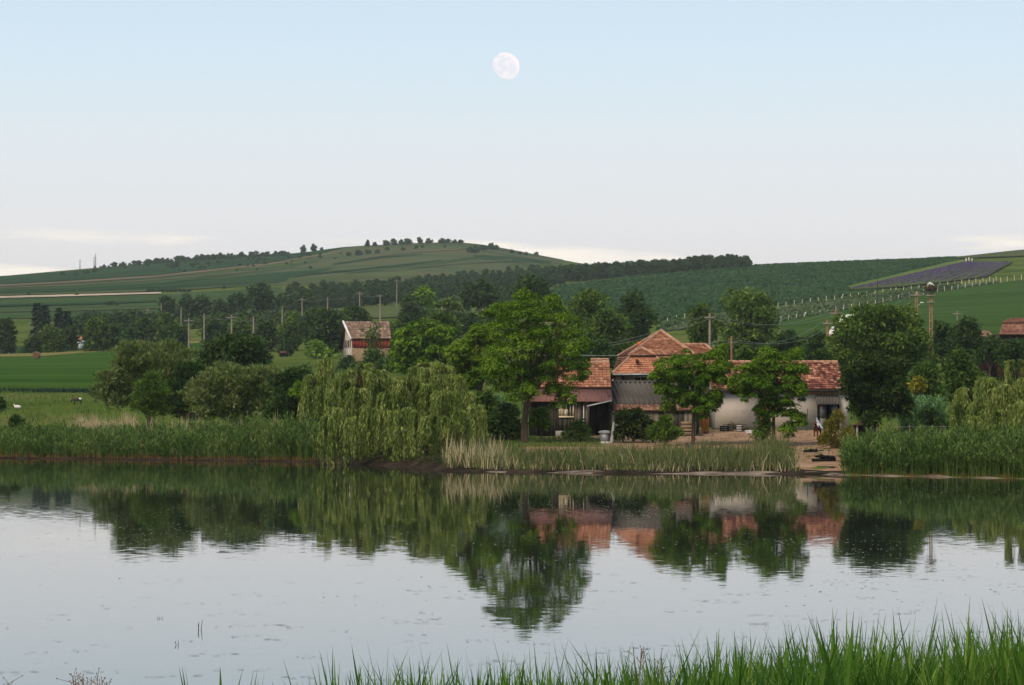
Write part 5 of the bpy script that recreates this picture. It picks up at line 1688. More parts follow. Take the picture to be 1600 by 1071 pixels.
# rough pasture between the reeds and the crop
n_ = 18000
px = gr.uniform(-60, 520, n_); D = gr.uniform(196, 305, n_)
B = np.stack([(px - 800) * D / F, D, gz_pd(px, D) - .03], 1)
m_ = MB(); blades(m_, B, gr.uniform(.08, .26, n_) * (1 + 1.2 * (np.sin(px * .05 + D * .13) + np.sin(px * .021 - D * .21) > .9)), gr, .075, .5, .5)
tag(m_.build("rough_grass", "meadow_tuft"), "rough pasture grass between the left reeds and the crop field", "grass", None, "stuff")
n_ = 3500  # dark blades put in for the shadow at the crop's edge
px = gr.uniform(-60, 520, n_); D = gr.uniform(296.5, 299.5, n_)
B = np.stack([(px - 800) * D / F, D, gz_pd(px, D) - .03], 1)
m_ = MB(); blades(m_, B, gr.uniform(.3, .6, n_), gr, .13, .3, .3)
tag(m_.build("edge_shade_grass", "spruce"), "dark rank grass in the ditch along the crop field's front edge", "grass", None, "stuff")
# ground cover behind the farm
n_ = 16000
px = gr.uniform(520, 1660, n_); D = gr.uniform(210, 470, n_)
B = np.stack([(px - 800) * D / F, D, gz_pd(px, D) - .03], 1)
keep = ~((px > 900) & (px < 1330) & (D < 222))
m_ = MB(); blades(m_, B[keep], gr.uniform(.3, 1.1, keep.sum()), gr, .13, .5, .4)
tag(m_.build("rough_grass", "meadow_tuft"), "tall rough grass and weeds in the gardens behind the farm", "grass", None, "stuff")
# garden maize by the walnut and left of the tallest tree
for (pa_, pb_, da, db_, n_, lab) in ((1405, 1470, 184, 194, 700, "light green garden maize between the walnut and the right willow"), (742, 792, 196, 206, 500, "light green garden maize seen through the gap left of the tallest tree")):
    px = gr.uniform(pa_, pb_, n_); D = gr.uniform(da, db_, n_)
    B = np.stack([(px - 800) * D / F, D, gz_pd(px, D)], 1)
    m_ = MB(); reed_stand(m_, B, gr.uniform(1.6, 2.3, n_), gr, .05, .8, .1, 6, .7)
    tag(m_.build("garden_maize", "maize_light"), lab, "maize", None, "stuff")
# maize on the right hillside: rows of plants
def in_band(px, ytop, ybot):
    return ytop, ybot
rows_ = []
tpx, tpy = zip(*[(868, 450), (1000, 431), (1180, 415), (1300, 409.5), (1400, 406), (1490, 404)])
bqx, bqy = zip(*[(868, 492), (1000, 506), (1084, 494), (1216, 478), (1353, 459), (1400, 446), (1490, 412)])
n_ = 26000
px = gr.uniform(868, 1490, n_)
u = gr.random(n_)
pcol = np.arange(866, 1494, 4.0)
Dt = np.array([hitD(p, np.interp(p, tpx, tpy)) for p in pcol]); Db = np.array([hitD(p, np.interp(p, bqx, bqy)) for p in pcol])
D = np.interp(px, pcol, Db) * (1 - u) + np.interp(px, pcol, Dt) * u
X = (px - 800) * D / F
yrow = HZ - (gz_pd(px, D) - CAMZ) * F / D
kp = ~((px > 1322) & (yrow > np.interp(px, [1320, 1400, 1480, 1520], [448, 430, 411, 405])))
px, D, X = px[kp], D[kp], X[kp]; n_ = len(px)
# plants stand in rows that run obliquely up the slope
th_ = .5
rc = X * math.cos(th_) - D * math.sin(th_)
rc2 = np.round(rc / 3.0) * 3.0
X = X + (rc2 - rc) * math.cos(th_); D = D - (rc2 - rc) * math.sin(th_)
B = np.stack([X, D, gz(X, D)], 1)
m_ = MB()
for k_ in range(2):
    Dn = unit(rand_dir(gr, n_) * .8 + np.array([0, 0, 1.]))
    leaf_quads(m_, B, Dn, rand_dir(gr, n_), 1.25 * gr.uniform(.7, 1.2, n_), .8, .2)
tag(m_.build("hillside_maize", "corn_leaf"), "rows of dark maize plants covering the right hillside", "maize", None, "stuff")
# root crop at far left
n_ = 5000
px = gr.uniform(-50, 250, n_); y = np.interp(px, [0, 60, 190, 250], [561, 559, 549, 545]) - gr.random(n_) * np.interp(px, [0, 190, 250], [17, 8, 5])
D = np.array([hitD(a, b_) for a, b_ in zip(px, y)])
B = np.stack([(px - 800) * D / F, D, gz_pd(px, D) - .05], 1)
m_ = MB(); leaf_quads(m_, B, unit(rand_dir(gr, n_) + [0, 0, 1.]), rand_dir(gr, n_), 1.0, .7, .2)
tag(m_.build("root_crop", "corn_leaf"), "blue green root crop strip behind the hay bale", "crop", None, "stuff")
# vines between the posts
n_ = 4200
pcol = np.arange(1026, 1562, 6.0)
Dt = np.array([hitD(p, np.interp(p, [1029, 1084, 1216, 1353, 1400, 1469, 1560], [508, 497, 481, 463, 456.5, 449.5, 440])) for p in pcol])
Db = np.array([hitD(p, np.interp(p, [1029, 1084, 1220, 1291, 1364, 1421, 1476, 1560], [520, 514, 504, 491, 478, 466, 456, 441])) for p in pcol])
px = gr.uniform(1028, 1500, n_); u = gr.random(n_); u = np.round(u * 5) / 5 + gr.normal(0, .02, n_)
D = np.interp(px, pcol, Db) * (1 - u) + np.interp(px, pcol, Dt) * u
B = np.stack([(px - 800) * D / F, D, gz_pd(px, D) + gr.uniform(0, .9, n_)], 1)
m_ = MB(); leaf_quads(m_, B, rand_dir(gr, n_), rand_dir(gr, n_), .9, .6, .1)
tag(m_.build("vine_leaves", "far_leaf"), "rows of low vines between the two lines of posts", "vines", None, "stuff")
# lavender rows (each a ridge of its own)
la, lb_ = np.array([1318., 455]), np.array([1582., 410])
for i in range(10):
    f = (i + .5) / 10
    s0 = (1 - f) * np.array([1330, 452.5]) + f * np.array([1545, 434.5])
    e0_ = (1 - f) * np.array([1506, 412]) + f * np.array([1580, 412.5])
    # keep the rows inside the parcel: lower rows start further right
    pts = []
    ju, jv = gr.uniform(-.05, .03), gr.uniform(.95, 1.04)
    for u in np.linspace(ju, jv, 12):
        q = s0 * (1 - u) + e0_ * u
        D = hitD(q[0], q[1], 600)
        pts.append(G(q[0], D) + np.array([0, 0, .72]))
    pts = np.array(pts)
    L0_ = np.linalg.norm(pts[-1] - pts[0]); nn = int(L0_ * 9)
    uu = gr.random(nn) * 11; kk = np.minimum(uu.astype(int), 10); ff = (uu - kk)[:, None]
    Q = pts[kk] * (1 - ff) + pts[kk + 1] * ff - [0, 0, .20] + np.stack([gr.normal(0, .15, nn), gr.normal(0, .15, nn), np.zeros(nn)], 1)
    m_ = MB(); leaf_quads(m_, Q, unit(rand_dir(gr, nn) * .6 + [0, 0, 1.]), rand_dir(gr, nn), .50 * gr.uniform(.7, 1.15, nn), .36, .1)
    rw = m_.build("lavender_row", "lavender")
    rw.parent = lav

# ------------------------------------------------------------------ foreground reeds
gf = np.random.default_rng(9)
m_ = MB()
tops_x = [255, 290, 400, 450, 560, 640, 760, 880, 960, 1080, 1180, 1300, 1420, 1500, 1600, 1700]
tops_y = [1068, 1040, 1066, 1068, 1058, 1048, 1046, 1048, 1042, 1036, 1020, 1004, 1008, 1002, 988, 985]
n_ = 4900
px = 250 + 1480 * gf.random(n_) ** .62
D = gf.uniform(11.5, 17, n_)
ty = np.interp(px, tops_x, tops_y) + np.abs(gf.normal(0, 34, n_)) + np.interp(px, [600, 1000, 1300], [56, 52, 38])
X = (px - 800) * D / F
tipz = CAMZ + (HZ - ty) * D / F
gzn = np.interp(D, ys, zs)
Hh = tipz - gzn
dens = np.interp(px, [250, 300, 420, 520, 900, 1200], [.6, .55, .35, .75, 1, 1])
k = gf.random(n_) < dens
X, D, Hh, gzn = X[k], D[k], Hh[k], gzn[k]
n_ = len(X)
B = np.stack([X, D, gzn], 1)
a = gf.uniform(0, 2 * math.pi, n_)
blades(m_, B, Hh * .92, gf, .016, .10, .05, 3, a)
for i in range(5):
    t_ = gf.uniform(.62, .93, n_)
    az = gf.uniform(0, 2 * math.pi, n_)
    o_ = np.stack([np.cos(az), np.sin(az) * .6, np.zeros(n_)], 1)
    Q = B + np.array([0, 0, 1.]) * (Hh * t_ * .92)[:, None]
    ll = gf.uniform(.28, .52, n_)
    le = gf.uniform(.12, .55, n_)
    bend = gf.uniform(0, .5, n_) * (gf.random(n_) < .5)
    V_ = []
    sdv = unit(np.stack([np.cos(az + 1.57 + gf.normal(0, .7, n_)), np.sin(az + 1.57), np.zeros(n_)], 1))
    wl_ = gf.uniform(.008, .020, n_)
    for u in np.linspace(0, 1, 6):
        c = Q + np.array([0, 0, 1.]) * (ll * (u - bend * u ** 3))[:, None] + o_ * (ll * (le * u + bend * .9 * u ** 2.2))[:, None]
        ww = wl_ * (.55 + 1.6 * u * (1 - u)) * (1 - u ** 3) + .0006
        V_ += [c - sdv * (ww / 2)[:, None], c + sdv * (ww / 2)[:, None]]
    V_ = np.stack(V_, 1)
    base = (np.arange(n_) * 12)[:, None]
    m_.add(V_.reshape(-1, 3), *[base + np.array([2 * i_, 2 * i_ + 1, 2 * i_ + 3, 2 * i_ + 2]) for i_ in range(5)])
m2_ = MB()
kd = gf.random(n_) < .10
blades(m2_, B[kd] + np.array([.03, .05, 0]), Hh[kd] * gf.uniform(.85, 1.12, kd.sum()), gf, .013, .22, .35, 4)
tag(m2_.build("dry_reed_blades", "straw"), "few straw coloured dead blades among the foreground reeds", "reeds", None, "stuff")
tag(m_.build("foreground_reeds", "front_grass", smooth=True), "bright green reed blades rising along the bottom edge of the view", "reeds", None, "stuff")
M["dry_weed"] = surf("dry_weed", (.14, .10, .07), (.26, .19, .15), 8, .9)
# dry weed heads at the bottom left and among the reeds
m_ = MB()
for (pa_, pb_, cnt, yt) in ((105, 172, 16, 1056), (985, 1012, 3, 1000), (0, 26, 5, 1066), (1010, 1060, 3, 1020)):
    for _ in range(cnt):
        px = gf.uniform(pa_, pb_); D = gf.uniform(12, 14)
        tip = P(px, yt + gf.uniform(0, 14), D)
        bs = np.array([tip[0] + gf.normal(0, .03), D, float(np.interp(D, ys, zs))])
        m_.tube([bs, (bs + tip) / 2 + [gf.normal(0, .02), 0, 0], tip], [.0035, .003, .0015], 4)
        for _ in range(5):
            q = tip - [0, 0, gf.uniform(0, .09)]
            e = q + np.array([gf.normal(0, .025), gf.normal(0, .02), gf.uniform(.01, .04)])
            m_.tube([q, e], [.0013, .001], 3)
            m_.blob(e, (.0035, .0035, .0035), 1, .1, 5, 3)
tag(m_.build("dry_weed_heads", "dry_weed"), "dry brown weed heads poking up at the bottom edge", "weeds", None, "stuff")

# ------------------------------------------------------------------ floating weed on the pond
def weed_mat(name, c1, c2):
    m, t, p = nt(name)
    g_ = node(t, "ShaderNodeNewGeometry")
    r_ = ramp(t, [(0, c1), (1, c2)])
    t.links.new(g_.outputs["Random Per Island"], r_.inputs["Fac"])
    t.links.new(r_.outputs["Color"], p.inputs["Base Color"])
    p.inputs["Roughness"].default_value = .6
    return m


M["duckweed"] = weed_mat("duckweed", (.14, .17, .09), (.42, .44, .34))

M["pondweed"] = weed_mat("pondweed", (.015, .02, .014), (.06, .065, .05))


def patches(mb_, X, Y, L_, W_, g, z=.012):
    n_ = len(X)
    a = np.linspace(0, 2 * math.pi, 8)[:-1]
    rr = g.uniform(.55, 1.25, (n_, 7))
    th2 = g.normal(0, .12, n_)[:, None]
    ux = np.cos(a) * rr * L_[:, None] / 2; uy = np.sin(a) * rr * W_[:, None] / 2
    V_ = np.stack([X[:, None] + ux * np.cos(th2) - uy * np.sin(th2), Y[:, None] + ux * np.sin(th2) + uy * np.cos(th2), np.full((n_, 7), z)], -1)
    mb_.add(V_.reshape(-1, 3), np.arange(n_ * 7).reshape(-1, 7))


# tiny duckweed dots, thick in drifts
m_ = MB()
n_ = 26000
py = 745 + 215 * gf.random(n_) ** .75
px = gf.uniform(-20, 1620, n_)
D = F * CAMZ / (py - HZ)
X = (px - 800) * D / F
dr = np.sin(X * .35 + D * .06) + np.sin(X * .12 - D * .11 + 1) + .8 * np.sin(D * .31 + X * .05)
k = gf.random(n_) < np.clip(.05 + .3 * (dr > .4) + .45 * (dr > 1.2), 0, 1) * np.interp(px, [0, 500, 700, 1300, 1600], [.25, .5, 1, .9, .5]) * np.interp(py, [745, 830, 900, 960], [1, 1, .10, .03])
patches(m_, X[k], D[k], gf.uniform(.02, .07, k.sum()), gf.uniform(.05, .22, k.sum()), gf, .006)
tag(m_.build("duckweed", "duckweed"), "scattered specks of duckweed floating on the pond", "duckweed", None, "stuff")
m_ = MB()
py = np.concatenate([gf.uniform(830, 1065, 190), gf.uniform(745, 840, 90)])
px = gf.uniform(0, 1600, len(py))
D = F * CAMZ / (py - HZ)
for a_, b_ in zip(px, D):
    c = (a_ - 800) * b_ / F
    cnt = gf.integers(2, 9)
    ln = gf.uniform(8, 45) * b_ / F
    xs_ = c + gf.uniform(-1, 1, cnt) * ln
    patches(m_, xs_, b_ + gf.normal(0, .10 + .0012 * b_, cnt), gf.uniform(.3, 1, cnt) * ln * .5, gf.uniform(.015, .07, cnt), gf, .009)
tag(m_.build("pondweed", "pondweed"), "dark streaks of floating pondweed on the bright water", "pondweed", None, "stuff")
m_ = MB()
for (a_, y_, h_) in ((310, 985, 16), (278, 1008, 7), (248, 967, 4)):
    D_ = F * CAMZ / (y_ - HZ)
    q = P(a_, y_, D_)
    for _ in range(3):
        m_.tube([q + [gf.normal(0, .02), 0, -.1], q + [gf.normal(0, .05), 0, h_ * D_ / F * gf.uniform(.6, 1)]], [.008, .004], 4)
tag(m_.build("dead_stems", "stick"), "few dead stems sticking out of the open water", "stems", None, "stuff")

# ------------------------------------------------------------------ poles and wires
def pole(px, ytop, label, D=None, h=8.5, arms=1, mt="concrete", r=.13, group=None, lattice=False, lo=330, hi=1100):
    if D is None:
        best = None
        for d in np.geomspace(lo, hi, 160):
            hh = CAMZ + (HZ - ytop) * d / F - float(gz_pd(px, d))
            e = abs(hh - h)
            if best is None or e < best[0]:
                best = (e, d)
        D = best[1]
    b_ = G(px, D)
    top = P(px, ytop, D)
    o = thing("utility_pole", label, "pole", tuple(b_), group)
    m_ = MB()
    if lattice:
        for s_ in (-1, 1):
            m_.bar(b_ + [s_ * .24, 0, -.3], top + [s_ * .10, 0, 0], .11)
        hh = top[2] - b_[2]
        for k in range(int(hh / .9)):
            z_ = b_[2] + .5 + k * .9
            f = 1 - (z_ - b_[2]) / hh
            m_.bar((b_[0] - .10 - .16 * f, D, z_), (b_[0] + .10 + .16 * f, D, z_), .12, .2)
    else:
        m_.tube([b_ - [0, 0, .4], (b_ + top) / 2, top], [r * 1.25, r * 1.08, r * .85], 8)
    m_.build("post", mt, o)
    for k in range(arms):
        z_ = top[2] - .45 - .75 * k
        w_ = (.75 if D > 340 else .55) - .1 * k
        a = MB().bar((top[0] - w_, D - r - .06, z_), (top[0] + w_, D - r - .06, z_), .12).build("crossarm", "concrete", o)
        for s_ in (-.9, -.45, .45, .9):
            MB().lathe((top[0] + s_ * w_, D - r - .06, z_ + .04), [(.02, 0), (.04, .03), (.03, .07), (.036, .10), (.0, .14)], 6).build("insulator", "insulator", a)
    return o, top


PX_POLES = [
    (51.01, 503, "lone pole behind the round hay bale at far left", 1), (231, 482, "pole with a crossarm before the taller tree, right of the cottage row", 2),
    (252, 474, "left of two thin poles under the dirt track grove", 0), (283, 481, "right of two thin poles under the dirt track grove", 0),
    (295, 497, "pole left in the row over the left bank bushes", 1), (319, 490, "second pole of the row over the left bank bushes", 0),
    (362, 492, "faint pole right above the round bank tree", 1), (396, 494, "pole on the slope right of the round bank tree", 0),
    (441, 478, "pole standing on the slope below the thin airy grove tree", 0), (472, 466, "crooked pole with a knot half way up", 1),
    (512, 465, "short pole before the long wood, left of the barn", 0), (562, 456, "left of two crossarm poles above the red barn's ridge", 1),
    (594, 460, "right of two crossarm poles above the red barn's ridge", 1), (620, 437, "tall pole against the long wood", 1),
    (639, 470, "pole with a crossarm right above the red barn", 1), (690, 480, "pole in the hedge between red barn and tallest tree", 1),
    (759, 480, "pole with two crossarms touching the tallest locust's crown", 2)]
pole_top = {}
for px, yt, lab, arms in PX_POLES:
    o, t_ = pole(px, yt, lab, D=640 if px < 60 else {441: hitD(441, 521, 400), 472: hitD(472, 516, 400)}.get(px), arms=arms, lo=380 if px < 700 else 330, hi=1000)
    pole_top[px] = t_
pole_top[1109] = pole(1109, 490, "thin pole with a crossarm above the farmhouse's right wing", D=300, arms=1)[1]
pole_top[1143] = pole(1143, 526, "short brown pole between the pollarded trees' tops", D=225, arms=0, r=.10, mt="concrete_rust")[1]
pole_top[1293] = pole(1293, 500, "brown stained pole left of the white roof", D=330, arms=1, mt="concrete_rust", r=.17)[1]
pole_top[1306] = pole(1306, 484, "stained pole directly at the white roof's corner", D=345, arms=1, mt="concrete_rust", r=.17)[1]
pole_top[1432] = pole(1432, 456, "rust stained lattice pole left of the stork nest pole", D=350, arms=1, mt="concrete_rust", lattice=True)[1]
o, nt_ = pole(1454.5, 456, "tall lattice pole that carries the stork nest", D=330, arms=2, mt="concrete_rust", lattice=True)
pole_top[1454] = nt_
pole_top[1496] = pole(1496, 486, "thin distant pole standing in the green hillside crop", arms=1, h=6.5, lo=450, r=.12)[1]
pole(1371, 404, "very thin dark mast on the maize hillside", D=800, arms=0, r=.08, mt="wood_dark")
for px, yt, lab in ((125, 406, "left of the tiny poles on the far hill's skyline"), (147, 402, "middle tiny pole on the far hill's skyline"), (149.5, 397, "tallest tiny mast on the far hill's skyline")):
    pole(px, yt, lab, D=1950, arms=1 if px < 148 else 0, mt="wood_dark", r=.22)
# street lamp on the pole by the nest
t_ = pole_top[1432]
lp = thing("street_lamp", "white street lamp arm fixed to the lattice pole", "lamp", tuple(t_ - [0, 0, 1.6]))
MB().tube([t_ + [.1, -.1, -1.75], t_ + [.45, -.2, -1.45]], .03, 6).build("arm", "metal", lp)
MB().blob(t_ + [.62, -.25, -1.32], (.24, .1, .07), 2, .02).build("lamp_head", "white_paint", lp)
# stork nest and bird
nb = nt_ + np.array([0, 0, .05])
ns = thing("stork_nest", "big dark stick nest on top of the tall lattice pole", "nest", tuple(nb))
m_ = MB(); g = np.random.default_rng(4)
m_.lathe(nb, [(.0, 0), (.45, .0), (.62, .3), (.58, .5), (.3, .42), (.0, .38)], 12)
for _ in range(150):
    a = g.uniform(0, 6.28); r_ = g.uniform(.35, .68); z_ = g.uniform(.03, .55)
    c = nb + [r_ * math.cos(a), r_ * math.sin(a), z_]
    d = np.array([-math.sin(a), math.cos(a), g.normal(0, .25)]) + g.normal(0, .3, 3)
    m_.tube([c - d * .3, c + d * .3], .014, 3)
m_.build("nest_cup", "stick", ns)


def skinned(name, J, E, Rr, mt, parent=None, loc=None, sub=2):
    """one continuous body grown from a joint skeleton"""
    me = bpy.data.meshes.new(name)
    o_ = np.zeros(3)
    p = parent
    while p is not None:
        o_ += np.array(p.location); p = p.parent
    if parent is None and loc is not None:
        o_ = np.array(loc, float)
    me.from_pydata([tuple(np.array(j) - o_) for j in J], E, [])
    o = bpy.data.objects.new(name, me)
    C.objects.link(o)
    o.modifiers.new("skin", "SKIN")
    for i, r_ in enumerate(Rr):
        me.skin_vertices[0].data[i].radius = (r_, r_) if np.isscalar(r_) else r_
    me.skin_vertices[0].data[0].use_root = True
    sb = o.modifiers.new("sub", "SUBSURF"); sb.levels = sub; sb.render_levels = sub
    dg = bpy.context.evaluated_depsgraph_get()
    m2 = bpy.data.meshes.new_from_object(o.evaluated_get(dg))
    o.modifiers.clear()
    o.data = m2
    o.data.name = name
    m2.materials.clear(); m2.materials.append(M[mt])
    m2.polygons.foreach_set("use_smooth", np.ones(len(m2.polygons), bool))
    if parent is not None:
        o.parent = parent
    elif loc is not None:
        o.location = loc
    return o


s0 = nb + np.array([-.05, -.1, .45])
bird = thing("stork", "white stork bending over in its nest on the tall pole", "bird", tuple(s0))
skinned("body", [s0 + [0, 0, .42], s0 + [.22, 0, .28], s0 + [.42, 0, .08], s0 + [-.16, 0, .50], s0 + [-.24, -.05, .36], s0 + [-.30, -.08, .22]],
        [(0, 1), (1, 2), (0, 3), (3, 4), (4, 5)], [.15, .16, .05, .07, .05, .055], "white_hide", bird)
MB().tube([s0 + [-.31, -.09, .22], s0 + [-.46, -.14, .02]], [.025, .006], 6).build("bill", "orange_door", bird)
MB().hexa([s0 + q for q in ([.1, -.16, .18], [.5, -.1, -.02], [.5, -.04, -.02], [.1, -.1, .18], [.12, -.17, .34], [.52, -.1, .04], [.52, -.04, .04], [.12, -.1, .34])]).build("wing", "black", bird)
for s_ in (-.04, .06):
    MB().tube([s0 + [.05, s_, .3], s0 + [.07, s_, .12], s0 + [.04, s_, -.06]], .014, 5).build("leg", "orange_door", bird)


def wire(a, b_, sag, label, r=.012, offs=(-.7, .7)):
    for k, of in enumerate(offs):
        p0 = np.array(a) + [of, -.2, -.3]; p1 = np.array(b_) + [of, -.2, -.3]
        t2 = np.linspace(0, 1, 14)[:, None]
        r = min(r, .011)
        pts = p0 * (1 - t2) + p1 * t2 - np.array([0, 0, 4 * sag]) * t2 * (1 - t2)
        m_ = MB(); m_.tube(pts, r, 4, cap=False)
        tag(m_.build("power_line", "wire", loc=tuple(p0)), label, "wire", "power lines between the poles")


seq = [295, 319, 362, 396, 441, 472, 512, 562, 594]
for a, b_ in zip(seq[:-1], seq[1:]):
    wire(pole_top[a], pole_top[b_], .6, "thin wire in the row of poles along the left slope", .022)
for a, b_ in ((639, 690), (690, 759)):
    wire(pole_top[a], pole_top[b_], .6, "thin wire from the barn's pole towards the tallest locust", .02)
wire(pole_top[1109], P(880, 545, 300), .5, "wire from the thin pole leftwards over the farmhouse roof", .014)
wire(pole_top[1143], P(880, 548, 225), .5, "wire from the short brown pole leftwards behind the farmhouse roof", .018)
wire(pole_top[1143], pole_top[1293], 1.1, "wire from the short brown pole to the stained pole", .018)
wire(pole_top[1109], pole_top[1306], 1.2, "wire from the thin pole to the pole at the white roof", .014)
wire(pole_top[1293], pole_top[1432], 1.0, "wire from the stained pole to the lattice pole", .014)
wire(pole_top[759], P(905, 500, 340), .8, "wires running right from the pole at the tallest locust", .016)

# ------------------------------------------------------------------ vineyard posts
UP = ([1029, 1084, 1216, 1353, 1400, 1469, 1560], [508, 497, 482, 464, 457, 450, 440])
LO = ([1220, 1291, 1364, 1421, 1476, 1531, 1598], [503.5, 490.5, 477.5, 465.5, 456.5, 447.5, 438])
ux = [1029, 1043, 1057, 1070, 1084] + list(np.arange(1203, 1400, 12.6)) + [1400, 1412, 1424, 1436, 1449, 1469, 1481, 1492, 1503, 1514, 1525, 1536, 1546, 1557]
lx = list(np.arange(1220, 1410, 12.3)) + [1409, 1421, 1432, 1443, 1465, 1476, 1487, 1497, 1508, 1519, 1531, 1541, 1552, 1564, 1574, 1585, 1596]
pm = None
for xs_, tb, grp, lab in ((ux, UP, "pale posts of the upper vineyard line", "pale post in the upper line, along the maize and lavender edge"),
                          (lx, LO, "pale posts of the lower vineyard line", "pale post in the lower line, along the green crop's upper edge")):
    for px in xs_:
        yb = np.interp(px, *tb) + gg.uniform(-.4, .4)
        D = hitD(px, yb, 400)
        b_ = G(px, D)
        hpx = np.interp(px, [1029, 1220, 1400, 1600], [8.5, 8, 7.3, 8.2]) * gg.uniform(.92, 1.08)
        h = hpx * D / F
        if pm is None:
            q_ = MB(); q_.hexa([(-.11, -.11, -.06), (.11, -.11, -.06), (.11, .11, -.06), (-.11, .11, -.06), (-.09, -.09, .97), (.09, -.09, .97), (.09, .09, .97), (-.09, .09, .97)])
            q_.hexa([(-.09, -.09, .97), (.09, -.09, .97), (.09, .09, .97), (-.09, .09, .97), (-.04, -.04, 1), (.04, -.04, 1), (.04, .04, 1), (-.04, .04, 1)])
            pm = mesh_np("vineyard_post", np.concatenate(q_.V), [np.concatenate(f) for f in q_.F.values()])
            pm.materials.append(M["post"])
        o = bpy.data.objects.new("vineyard_post", pm); C.objects.link(o)
        o.location = b_; o.scale = (.6, .6, h * 1.12); o.rotation_euler = (gg.normal(0, .03), gg.normal(0, .04), gg.uniform(0, 1.5))
        tag(o, lab, "post", grp)
for px, tb, lab in ((1316, UP, "slanting end brace in the upper line of vineyard posts"), (1258, LO, "slanting end brace in the lower line of vineyard posts")):
    D = hitD(px, np.interp(px, *tb), 400); b_ = G(px, D); s_ = D / F
    m_ = MB().bar(b_ + [-3.5 * s_, -.3, -.1], b_ + [1.5 * s_, -.3, 9 * s_], .17)
    tag(m_.build("brace_post", "post", loc=tuple(b_)), lab, "post")

# ------------------------------------------------------------------ people in the lavender
for k, (px, y, lab, cl) in enumerate(((1508.5, 412.5, "left of three tiny people in white by the lavender's top edge", "cloth_white"),
                                      (1513, 411, "middle person of three in white at the lavender's top edge", "cloth_white"),
                                      (1518, 412, "right person of three in pale clothes, slightly apart, by the lavender", "tarp"))):
    D = hitD(px, y, 700)
    b_ = G(px, D) + np.array([0, -1.5, .4])
    pe = thing("person", lab, "person", tuple(b_))
    J = [(0, 0, .95), (0, 0, 1.2), (0, 0, 1.42), (0, 0, 1.52), (-.19, 0, 1.40), (-.24, .02, 1.12), (-.22, -.08, .88), (.19, 0, 1.40), (.25, .02, 1.12), (.22, -.1, .88),
         (-.09, 0, .90), (-.11, -.02, .48), (-.11, .02, .06), (-.12, -.12, .03), (.09, 0, .90), (.12, .04, .48), (.13, .08, .06), (.14, -.06, .03)]
    Ed = [(0, 1), (1, 2), (2, 3), (2, 4), (4, 5), (5, 6), (2, 7), (7, 8), (8, 9), (0, 10), (10, 11), (11, 12), (12, 13), (0, 14), (14, 15), (15, 16), (16, 17)]
    Rr = [.15, .14, .14, .055, .065, .05, .04, .065, .05, .04, .10, .07, .045, .04, .10, .07, .045, .04]
    skinned("clothed_body", [b_ + np.array(j) for j in J], Ed, Rr, cl, pe, sub=1)
    MB().blob(b_ + [0, -.01, 1.65], (.085, .10, .12), 1, 0, 10, 8).build("head", "skin", pe)
    MB().blob(b_ + [0, .015, 1.70], (.095, .11, .10), 2, .02, 10, 8).build("hair", "dark_hide", pe)

# ------------------------------------------------------------------ hay bale, cart, animals
D = hitD(57.5, 566, 400)
hb = G(57.5, D)
r_ = 5.7 * D / F
m_ = MB(); m_.lathe(hb + [0, -.9, r_ + .55], [(0, -.02), (r_ * .5, 0), (r_ * .96, .0), (r_, .06), (r_ * 1.01, .6), (r_, 1.15), (r_ * .96, 1.2), (0, 1.2)], 26, "y")
o = m_.build("hay_bale", "hay", loc=tuple(hb)); tag(o, "round brown hay bale on the edge of the crop field", "hay bale")
for k in range(1, 5):
    q_ = MB(); rr = r_ * k / 5
    a_ = np.linspace(0, 2 * math.pi, 22)
    q_.tube(np.stack([hb[0] + rr * np.cos(a_), np.full(22, hb[1] - .93), hb[2] + r_ + .55 + rr * np.sin(a_)], 1), .045, 5)
    q_.build("straw_ring", "hay", o)
D = hitD(443, 558, 350); cb = G(443, D)
M["cart_red"] = surf("faded_cart_paint", (.10, .045, .032), (.17, .075, .05), 3, .9)
ct = thing("field_cart", "tiny red brown cart in the shade of the lone meadow tree", "cart", tuple(cb))
s_ = D / F
MB().box(cb[0] - 5 * s_, cb[0] + 6 * s_, D - .6, D + .6, cb[2] + .55, cb[2] + 1.0).build("cart_bed", "cart_red", ct)
for sx in (-3.4, 4.2):
    for sy in (-.7, .6):
        MB().lathe((cb[0] + sx * s_, D + sy, cb[2] + .35), [(0, 0), (.34, .0), (.36, .04), (.34, .1), (0, .1)], 14, "y").build("wheel", "black", ct)


